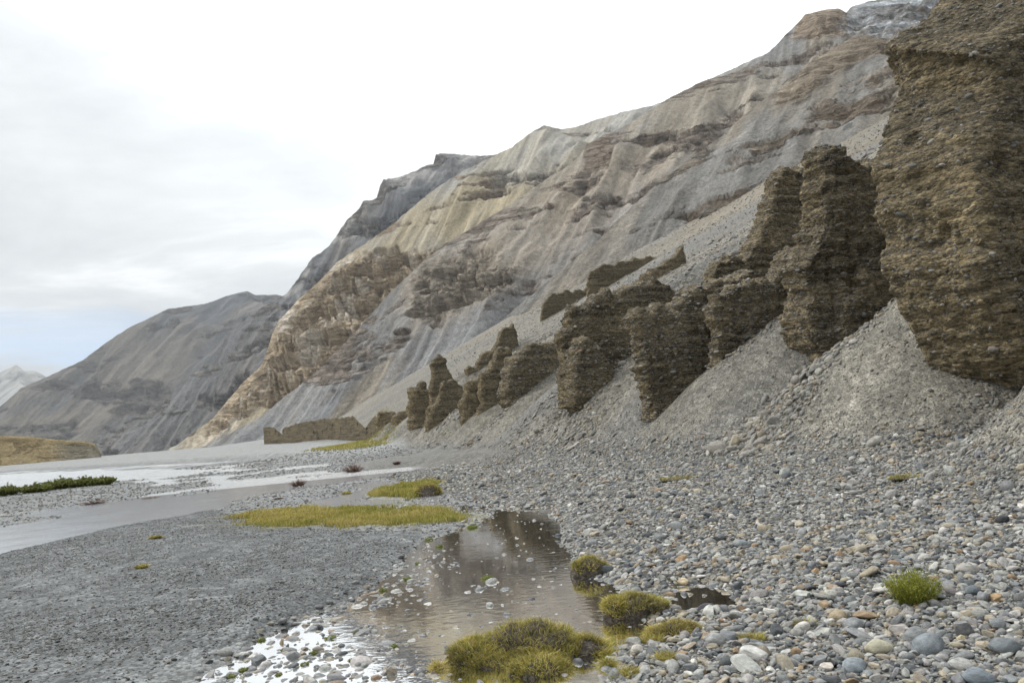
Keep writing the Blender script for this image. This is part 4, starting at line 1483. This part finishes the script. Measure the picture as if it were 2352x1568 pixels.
# half drowned stones of the shallows
x, y, r = polar(26000, -30, 22, 4.2, 24, rg)
z, m = height(x, y, True)
zone_ = np.clip(m['speckle'] + m['seep'] + .16 * m['pool'] + .12 * m['smallpool'] + .35 * m['sheet'], 0, 1)
ok = (rg.uniform(size=len(x)) < zone_ * .75) & (z < .06)
x, y, r, z = x[ok], y[ok], r[ok], z[ok]
rad = np.clip(np.maximum(.0012 * r, np.exp(rg.normal(math.log(.022), .55, len(x)))), 0, .10)
add(x, y, np.maximum(z, -rad * rg.uniform(.05, .6, len(x))), rad, .8, sink=(.0, .2), tilt=.15)
flush('shallows_stones', 'wet pale stones poking out of the shallow water', GN_WET)

# ------------------------------------------------------------------ pebbles set in the rock fins
def embed(o, n, med, nsingle, seed):
    rg2 = np.random.default_rng(seed)
    me = o.data
    nf = len(me.polygons)
    ar = np.empty(nf)
    me.polygons.foreach_get('area', ar)
    ce = np.empty(nf * 3)
    me.polygons.foreach_get('center', ce)
    ce = ce.reshape(-1, 3)
    nm = np.empty(nf * 3)
    me.polygons.foreach_get('normal', nm)
    nm = nm.reshape(-1, 3)
    vw = (ce - np.array([0, 0, CZ]))
    face = -(vw * nm).sum(1) / np.linalg.norm(vw, axis=1)
    zb = ce[:, 2] + .04 * (ce[:, 0] * Pd[0] + ce[:, 1] * Pd[1])
    band = .35 + .65 * sst(fbm(zb * 1.3, .3, 1.7, 3) + .6 * fbm(ce[:, 0] / 1.2, ce[:, 1] / 1.2, ce[:, 2] / .8, 3), -.2, .3)
    w = ar * (face > -.15) * band
    idx = rg2.choice(nf, n, p=w / w.sum())
    dist = np.linalg.norm(vw[idx], axis=1)
    rad = np.maximum(np.exp(rg2.normal(math.log(med), .5, n)), .0010 * dist)
    rad = np.minimum(rad, .085)
    c, _ = stone_cols(n, rg2, .78, (.20, .168, .12), .3)
    ro = euler_lying(n, rg2, None, .35)
    sc = rad[:, None] * np.stack([rg2.uniform(1, 1.3, n), rg2.uniform(.9, 1.1, n), rg2.uniform(.7, 1.1, n)], 1)
    ps = ce[idx] - nm[idx] * (rad * rg2.uniform(-.1, .45, n))[:, None]
    v = rg2.integers(0, len(KINDS), n)
    od = np.argsort(-rad / dist)
    for i in od[:nsingle]:
        p = bpy.data.objects.new('stone', STONES[v[i]])
        COL.objects.link(p)
        p.parent = o
        p.location, p.rotation_euler, p.scale = ps[i], ro[i], sc[i]
        p.color = (*c[i], 1)
    k = od[nsingle:]
    scatter('pebbles', ps[k], ro[k], sc[k], v[k], c[k], GN_SMALL, None, parent=o)


embed(B1, 22000, .021, 140, 1)
embed(B2, 9000, .021, 50, 2)
embed(B2b, 3000, .022, 20, 3)
embed(B5, 6000, .024, 30, 4)
embed(B3, 3500, .03, 20, 5)
embed(B4, 4000, .03, 25, 6)
embed(B6, 4000, .034, 20, 7)
embed(B6a, 1200, .034, 0, 8)
embed(B7, 1500, .045, 0, 9)

# boulders resting on the scree
for (px_, py_, wpx, c, k, lab) in ((1948, 305, 46, (.30, .30, .285), 1, 'big pale grey boulder resting high on the scree'), (1927, 332, 14, (.10, .10, .10), 4, 'small dark boulder below the big pale one on the scree')):
    p = hit(px_, py_ + 8)
    dep = (p - np.array([0, 0, CZ])) @ _f
    r = wpx / 2 * dep / FPX
    o = obj('boulder', STONES[k], label=lab, cat='boulder')
    o.location = (p[0], p[1], p[2] + .5 * r)
    o.scale = (r * 1.1, r * 1.0, r * 1.45)
    o.rotation_euler = (0, -.5, .3)
    o.color = (*c, 1)

# ------------------------------------------------------------------ plants
def blades(name, base, direc, hgt, wid, col, parent=None, label=None, cat=None, kind=None, group=None, mat=None, bend=.5, seed=1):
    rg2 = np.random.default_rng(seed)
    n = len(base)
    dn = direc / np.linalg.norm(direc, axis=1)[:, None]
    side = np.cross(dn, rg2.normal(size=(n, 3)))
    side /= np.linalg.norm(side, axis=1)[:, None]
    lean = rg2.normal(0, 1, (n, 3)) * np.array([1, 1, 0])
    lean /= np.linalg.norm(lean, axis=1)[:, None] + 1e-6
    h, w = hgt[:, None], wid[:, None]
    mid = base + dn * h * .55 + lean * h * bend * .15
    tip = base + dn * h * .95 + lean * h * bend * .55 - np.array([0, 0, 1.0]) * h * bend * .15
    Vt = np.stack([base - side * w * .5, base + side * w * .5, mid + side * w * .4, mid - side * w * .4, tip], 1).reshape(-1, 3)
    k = np.arange(n)[:, None] * 5
    f = np.concatenate([k + np.array([[0, 1, 2]]), k + np.array([[0, 2, 3]]), k + np.array([[3, 2, 4]])])
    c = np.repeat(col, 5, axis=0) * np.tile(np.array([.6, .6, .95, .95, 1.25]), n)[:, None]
    me = mesh_np(name, Vt, f, [mat or M_GRASS], np.clip(c, 0, 1), smooth=False)
    return obj(name, me, parent=parent, label=label, cat=cat, kind=kind, group=group)


GCOL = np.array([[.36, .315, .065], [.46, .375, .12], [.28, .28, .06], [.54, .45, .23], [.19, .21, .055]])


def gcols(n, rg2, w=(.3, .28, .2, .14, .08)):
    w = np.array(w)
    return GCOL[rg2.choice(5, n, p=w / w.sum())] * rg2.uniform(.75, 1.25, (n, 1))


def patch(k, n, hm, label, seed, green=0.0, thr=-.05):
    rg2 = np.random.default_rng(seed)
    poly = ZP[k]
    lo, hi = poly.min(0) - .5, poly.max(0) + .5
    x, y = rg2.uniform(lo[0], hi[0], n * 3), rg2.uniform(lo[1], hi[1], n * 3)
    z, m = height(x, y, True)
    dens = m[k] * sst(fbm(x / 1.1, y / .7, 4, 4, .65) + .9 * (m[k] - .55), thr, thr + .6)
    ok = rg2.uniform(size=len(x)) < dens
    x, y, z = x[ok][:n], y[ok][:n], z[ok][:n]
    r = np.hypot(x, y)
    q = len(x)
    gsel = sst(fbm(x / 2.2, y / 2.2, 9, 3) + green, -.1, .25)
    c = gcols(q, rg2, (.3, .34, .1, .22, .04)) * (1 - gsel)[:, None] + gcols(q, rg2, (.25, .1, .45, .05, .15)) * gsel[:, None]
    d = np.stack([rg2.normal(0, .3, q), rg2.normal(0, .3, q), np.ones(q)], 1)
    blades('grass_patch', np.stack([x, y, z - .005], 1), d, rg2.uniform(.4, 1.5, q) * hm * (.7 + .8 * sst(fbm(x / .5, y / .5, 2, 2), -.2, .4)), np.maximum(.004, .0008 * r), c, label=label, kind='stuff', seed=seed)


patch('grass1', 42000, .085, 'wide patch of short yellow green grass beside the pool', 31)
patch('grass2', 15000, .10, 'smaller grass patch behind the wide one', 32)
patch('grass3', 16000, .14, 'far green meadow strip below the pinnacles', 33, .15, -.8)


def sphere_np(sub):
    bm = bmesh.new()
    bmesh.ops.create_icosphere(bm, subdivisions=sub, radius=1.0)
    bm.verts.ensure_lookup_table()
    v = np.array([q.co[:] for q in bm.verts])
    f = np.array([[q.index for q in ff.verts] for ff in bm.faces])
    bm.free()
    return v, f


SPH = sphere_np(5)
SPHL = sphere_np(4)


def hummock(name, label, cat, px_, py_, lobes, ngrass, hgrass, seed, cover=.0, w=(.3, .28, .2, .14, .08), sph=None, group=None):
    """lobes: x offset, depth offset, half width, half depth, height, all in photograph pixels at the foot's distance"""
    rg2 = np.random.default_rng(seed)
    p = hit(px_, py_)
    dep = (p - np.array([0, 0, CZ])) @ _f
    k = dep / FPX
    root = obj(name, None, label=label, cat=cat, group=group, loc=p)
    vs, fs, ns, off = [], [], [], 0
    S, Fc = sph or SPH
    for ox, oy, rx, ry, hh in lobes:
        ox, oy, rx, ry, hh = (q * k for q in (ox, oy, rx, ry, hh))
        v = S.copy()
        q = v * np.array([rx, ry, hh])[None]
        t = q / .12
        dsp = 1 + .34 * fbm(t[:, 0] * .45 + seed, t[:, 1] * .45, t[:, 2] * .45, 3) + .10 * fbm(t[:, 0] * 1.7, t[:, 1] * 1.7 + seed, t[:, 2] * 1.7, 3) + .05 * ridged(t[:, 0] * 4.5, t[:, 1] * 4.5, t[:, 2] * 4.5 + seed, 2)
        q = q * dsp[:, None]
        q[:, 2] = np.where(q[:, 2] < 0, q[:, 2] * .25, q[:, 2])
        q += np.array([ox, oy, 0])
        vs.append(q)
        ns.append(v / np.array([rx, ry, hh])[None])
        fs.append(Fc + off)
        off += len(q)
    Vv, Ff = np.concatenate(vs), np.concatenate(fs)
    Nn = np.concatenate(ns)
    Nn /= np.linalg.norm(Nn, axis=1)[:, None]
    obj('soil', mesh_np('soil', Vv, Ff, [M_SOIL]), parent=root)
    zmax = Vv[:, 2].max()
    msk = sst(Nn[:, 2] + 1.3 * fbm(Vv[:, 0] / .26, Vv[:, 1] / .26, Vv[:, 2] / .2 + seed, 3) + cover, .30, .40) * (Vv[:, 2] > .0)
    # weight by rough area: ellipsoid vertices are near enough even
    idx = rg2.choice(len(Vv), ngrass, p=msk / msk.sum())
    b = Vv[idx] + rg2.normal(0, .006, (ngrass, 3)) - Nn[idx] * .008
    d = Nn[idx] * .7 + np.array([0, 0, .75]) + rg2.normal(0, .33, (ngrass, 3))
    tone = fbm(b[:, 0] / .15, b[:, 1] / .15, b[:, 2] / .15 + seed, 3)
    c = gcols(ngrass, rg2, w) * (1 + .8 * tone)[:, None]
    blades('grass', b, d, hgrass * rg2.uniform(.5, 1.3, ngrass), np.full(ngrass, max(.0032, .0007 * dep)), c, parent=root, bend=.9, seed=seed, kind='stuff')
    return root


hummock('grass_hummock', 'biggest grassy hummock with dark peat banks at the pool edge', 'grass hummock', 1215, 1530,
        [(0, 25, 150, 85, 84), (-125, 0, 62, 60, 66), (40, -35, 80, 48, 46), (-50, -40, 90, 45, 40), (130, -5, 55, 55, 54), (165, -25, 30, 30, 22)], 22000, .062, 41, .0, group='hummocks in and beside the pool')
hummock('grass_hummock', 'rounded hummock half grass half dark peat right of the big one', 'grass hummock', 1458, 1416,
        [(5, 0, 68, 48, 48), (-40, -6, 32, 32, 44), (45, 0, 34, 30, 30)], 6500, .055, 42, .12, group='hummocks in and beside the pool')
hummock('grass_hummock', 'small peaty hummock with a green crest at the far pool edge', 'grass hummock', 1356, 1320,
        [(0, 0, 42, 34, 36), (26, 0, 24, 22, 22), (-20, 0, 26, 26, 30)], 3000, .045, 43, .12, group='hummocks in and beside the pool')
hummock('grass_hummock', 'lone shaggy hummock standing in the second grass patch', 'grass hummock', 983, 1139,
        [(0, 0, 28, 24, 25), (-12, 0, 18, 16, 20), (16, 0, 14, 12, 14)], 2000, .10, 44, .1, sph=SPHL, group='hummocks in and beside the pool')
hummock('grass_hummock', 'mossy lump cut by the bottom edge in front of the big hummock', 'grass hummock', 1240, 1568,
        [(0, 0, 62, 45, 48), (-40, 5, 35, 30, 42), (45, 8, 30, 28, 34)], 5000, .055, 45, .0, group='hummocks in and beside the pool')
hummock('grass_hummock', 'tiny orange brown tuft at the bottom edge left of the big hummock', 'grass tuft', 1005, 1552,
        [(0, 0, 18, 15, 26)], 700, .06, 46, .2, (.2, .3, .05, .4, .05), SPHL, group='hummocks in and beside the pool')
hummock('grass_hummock', 'low yellow grass cushion among stones right of the pool', 'grass tuft', 1548, 1458,
        [(10, 0, 42, 34, 26), (-35, 0, 26, 22, 16), (40, 4, 18, 18, 16)], 4200, .055, 47, .6, (.25, .4, .1, .25, 0), SPHL, group='hummocks in and beside the pool')
for i, (x_, y_, w_, h_, lab) in enumerate((
        (1398, 1540, 14, 24, 'narrow upright green tuft right of the mossy lump'), (1440, 1556, 26, 14, 'low mossy tuft at the bottom edge beside dark stones'),
        (1530, 1520, 24, 12, 'flat yellowish tuft between grey stones near the bottom'), (1500, 1478, 22, 12, 'brown moss cushion beside the angular grey stone'),
        (1730, 1470, 26, 8, 'thin dry grass tuft among cobbles'), (1395, 1490, 30, 12, 'moss fringe at the right foot of the big hummock'),
        (1850, 1440, 18, 8, 'sparse grass between cobbles left of the big tan boulder'), (796, 1135, 10, 7, 'small round tuft behind the wide grass patch'),
        (358, 1237, 12, 5, 'small yellow tuft alone on the dark gravel'), (325, 1305, 12, 4, 'faint green tuft on the dark gravel bar'), (2085, 1098, 40, 6, 'thin green growth high on the bank below the scree'), (1560, 1100, 45, 7, 'yellowish growth at the top of the bank'))):
    hummock('grass_tuft', lab, 'grass tuft', x_, y_, [(0, 0, w_, w_ * .8, h_ * .5)], 600 if y_ > 1200 else 400, .05 + .001 * h_, 60 + i, .8, sph=SPHL, group='small grass tufts')

# the green tuft on the cobbles
def stems(name, label, cat, px_, py_, wpx, hpx, n, col, seed, leafy=0, group=None, spread=1.0, thick=.004, curve=.4):
    rg2 = np.random.default_rng(seed)
    p = hit(px_, py_)
    dep = (p - np.array([0, 0, CZ])) @ _f
    k = dep / FPX
    w, h = wpx * k, hpx * k
    root = obj(name, None, label=label, cat=cat, group=group, loc=p)
    th = rg2.uniform(0, 2 * math.pi, n)
    rr_ = np.sqrt(rg2.uniform(0, 1, n))
    b = np.stack([np.cos(th) * rr_ * w * .28, np.sin(th) * rr_ * w * .22, np.zeros(n) - .01], 1)
    out = np.stack([np.cos(th) * rr_, np.sin(th) * rr_, np.zeros(n)], 1) * spread
    hh = h * rg2.uniform(.55, 1.1, n) * (1 - .25 * rr_)
    segs = 5
    side = rg2.normal(size=(n, 3))
    side[:, 2] = 0
    side /= np.linalg.norm(side, axis=1)[:, None]
    vs = []
    tw = max(thick, .0008 * dep)
    wob = rg2.normal(0, .06, (n, 3)) * h
    for j in range(segs + 1):
        t = j / segs
        c0 = b + out * w * .30 * (t ** 1.4) + np.array([0, 0, 1.0]) * (hh * t * (1 - curve * .35 * t * rr_))[:, None] + wob * math.sin(t * 3)
        ww = tw * (1 - .7 * t)
        vs += [c0 - side * ww * .5, c0 + side * ww * .5]
    Vv = np.stack(vs, 1).reshape(-1, 3)
    L = 2 * (segs + 1)
    f = []
    for j in range(segs):
        f.append(np.arange(n)[:, None] * L + np.array([[2 * j, 2 * j + 1, 2 * j + 3, 2 * j + 2]]))
    c = np.asarray(col)[None] * rg2.uniform(.7, 1.3, (n, 1))
    c = np.repeat(c, L, axis=0) * np.tile(np.repeat(np.linspace(.7, 1.15, segs + 1), 2), n)[:, None]
    obj('stems', mesh_np('stems', Vv, np.concatenate(f), [M_GRASS if leafy else M_TWIG], c, smooth=False), parent=root)
    if leafy:
        st = Vv.reshape(n, segs + 1, 2, 3).mean(2)
        m_ = leafy
        i1, t1 = rg2.integers(0, n, m_), rg2.uniform(.15, 1, m_) * segs
        j1 = np.minimum(t1.astype(int), segs - 1)
        fr = (t1 - j1)[:, None]
        bp_ = st[i1, j1] * (1 - fr) + st[i1, j1 + 1] * fr
        d = rg2.normal(0, .6, (m_, 3)) + np.array([0, 0, .5])
        cc = np.asarray(col)[None] * rg2.uniform(.7, 1.35, (m_, 1)) * np.array([1.05, 1.0, .8])
        blades('foliage', bp_, d, np.maximum(.016, .0022 * dep) * rg2.uniform(.6, 1.3, m_), np.full(m_, max(.004, .0012 * dep)), cc, parent=root, bend=.4, seed=seed, kind='stuff')
    return root


stems('green_plant', 'bright green bushy tuft growing among the cobbles', 'plant', 2102, 1385, 118, 88, 520, (.25, .27, .05), 71, 3800)
for i, (x_, y_, w_, h_, lab) in enumerate(((18, 1137, 52, 26, 'green shrub at the left edge on the river island'), (80, 1131, 70, 24, 'low green shrub at the left end of the island hedge'), (140, 1123, 85, 30, 'tallest green shrub in the middle of the island hedge'), (195, 1117, 75, 26, 'rounded green shrub right of the tallest island shrub'), (236, 1113, 60, 20, 'green shrub at the right end of the island hedge'))):
    stems('green_shrub', lab, 'shrub', x_, y_, w_, h_, 240, (.16, .185, .055), 80 + i, 5200, group='green shrubs on the river island', curve=.9)
for i, (x_, y_, w_, h_, lab) in enumerate(((812, 1085, 46, 22, 'dry reddish shrub standing beside the far stream'), (685, 1117, 36, 20, 'small dry reddish shrub nearer the middle of the flats'), (215, 1157, 56, 10, 'flat heap of dry twigs on the shingle by the river'), (345, 1146, 42, 8, 'low dark twig heap right of the flat one'), (912, 1066, 18, 9, 'tiny dark dead twig near the brook'), (640, 1146, 24, 5, 'dark snag lying in the wet shallows'))):
    stems('dry_shrub', lab, 'dead shrub', x_, y_, w_, h_, 190, (.15, .085, .065), 90 + i, 0, group='dry shrubs on the flats', spread=1.4, thick=.008)

# moss clumps in the shallows
rg = np.random.default_rng(77)
mp = [(655, 1500), (600, 1470), (760, 1478), (820, 1470), (700, 1530), (905, 1500), (640, 1555), (810, 1525), (560, 1545), (985, 1240), (1010, 1262), (960, 1300), (1085, 1215), (880, 1365), (1120, 1345), (935, 1340), (530, 1560), (720, 1505)]
for i, (x_, y_) in enumerate(sorted(mp)):
    p = hit(x_, y_)
    dep = (p - np.array([0, 0, CZ])) @ _f
    r = rg.uniform(5, 10) * dep / FPX
    root = obj('moss_clump', None, label='small bright green moss clump in the stony shallows, %s from the left' % ORD[i], cat='moss', group='moss clumps in the shallows', loc=(p[0], p[1], max(p[2], 0)))
    v = SPHL[0] * (1 + .35 * fbm(SPHL[0][:, 0] * 2.5 + i, SPHL[0][:, 1] * 2.5, SPHL[0][:, 2] * 2.5, 3))[:, None] * np.array([r * 1.2, r, r * .55])
    cc = np.tile(np.array([.15, .17, .045]), (len(v), 1)) * (1 + .8 * fbm(v[:, 0] / r * 3, v[:, 1] / r * 3, v[:, 2] / r * 3, 3))[:, None]
    obj('cushion', mesh_np('cushion', v, SPHL[1], [M_GRASS], cc), parent=root)
    q = 160
    b = v[rg.integers(0, len(v), q)]
    b = b[b[:, 2] > 0]
    blades('leaves', b, b / r + rg.normal(0, .4, b.shape) + np.array([0, 0, .6]), np.full(len(b), r * .5), np.full(len(b), r * .16), np.array([[.21, .23, .06]]) * rg.uniform(.7, 1.3, (len(b), 1)), parent=root, seed=i, kind='stuff')

# ------------------------------------------------------------------ air
zt = 0.0
for o in SC.objects:
    if o.type == 'MESH' and o.name.startswith('mountain'):
        zt = max(zt, max(c[2] for c in o.bound_box))
hz = bpy.data.meshes.new('haze')
bm = bmesh.new()
bmesh.ops.create_cube(bm, size=1.0)
for v in bm.verts:
    v.co = (v.co.x * 25000, v.co.y * 25000, -40 if v.co.z < 0 else zt + 30)
bm.to_mesh(hz)
bm.free()
mh = bpy.data.materials.new('haze')
mh.use_nodes = True
mh.node_tree.nodes.clear()
N = NT(mh.node_tree)
ho = N.n('ShaderNodeOutputMaterial')
pv = N.n('ShaderNodeVolumePrincipled')
pv.inputs['Color'].default_value = (.86, .92, 1.0, 1)
pv.inputs['Density'].default_value = 6.5e-5
pv.inputs['Anisotropy'].default_value = .2
N.l(pv.outputs[0], ho.inputs['Volume'])
hz.materials.append(mh)
obj('haze', hz, kind='stuff', label='thin bluish haze filling the valley air')
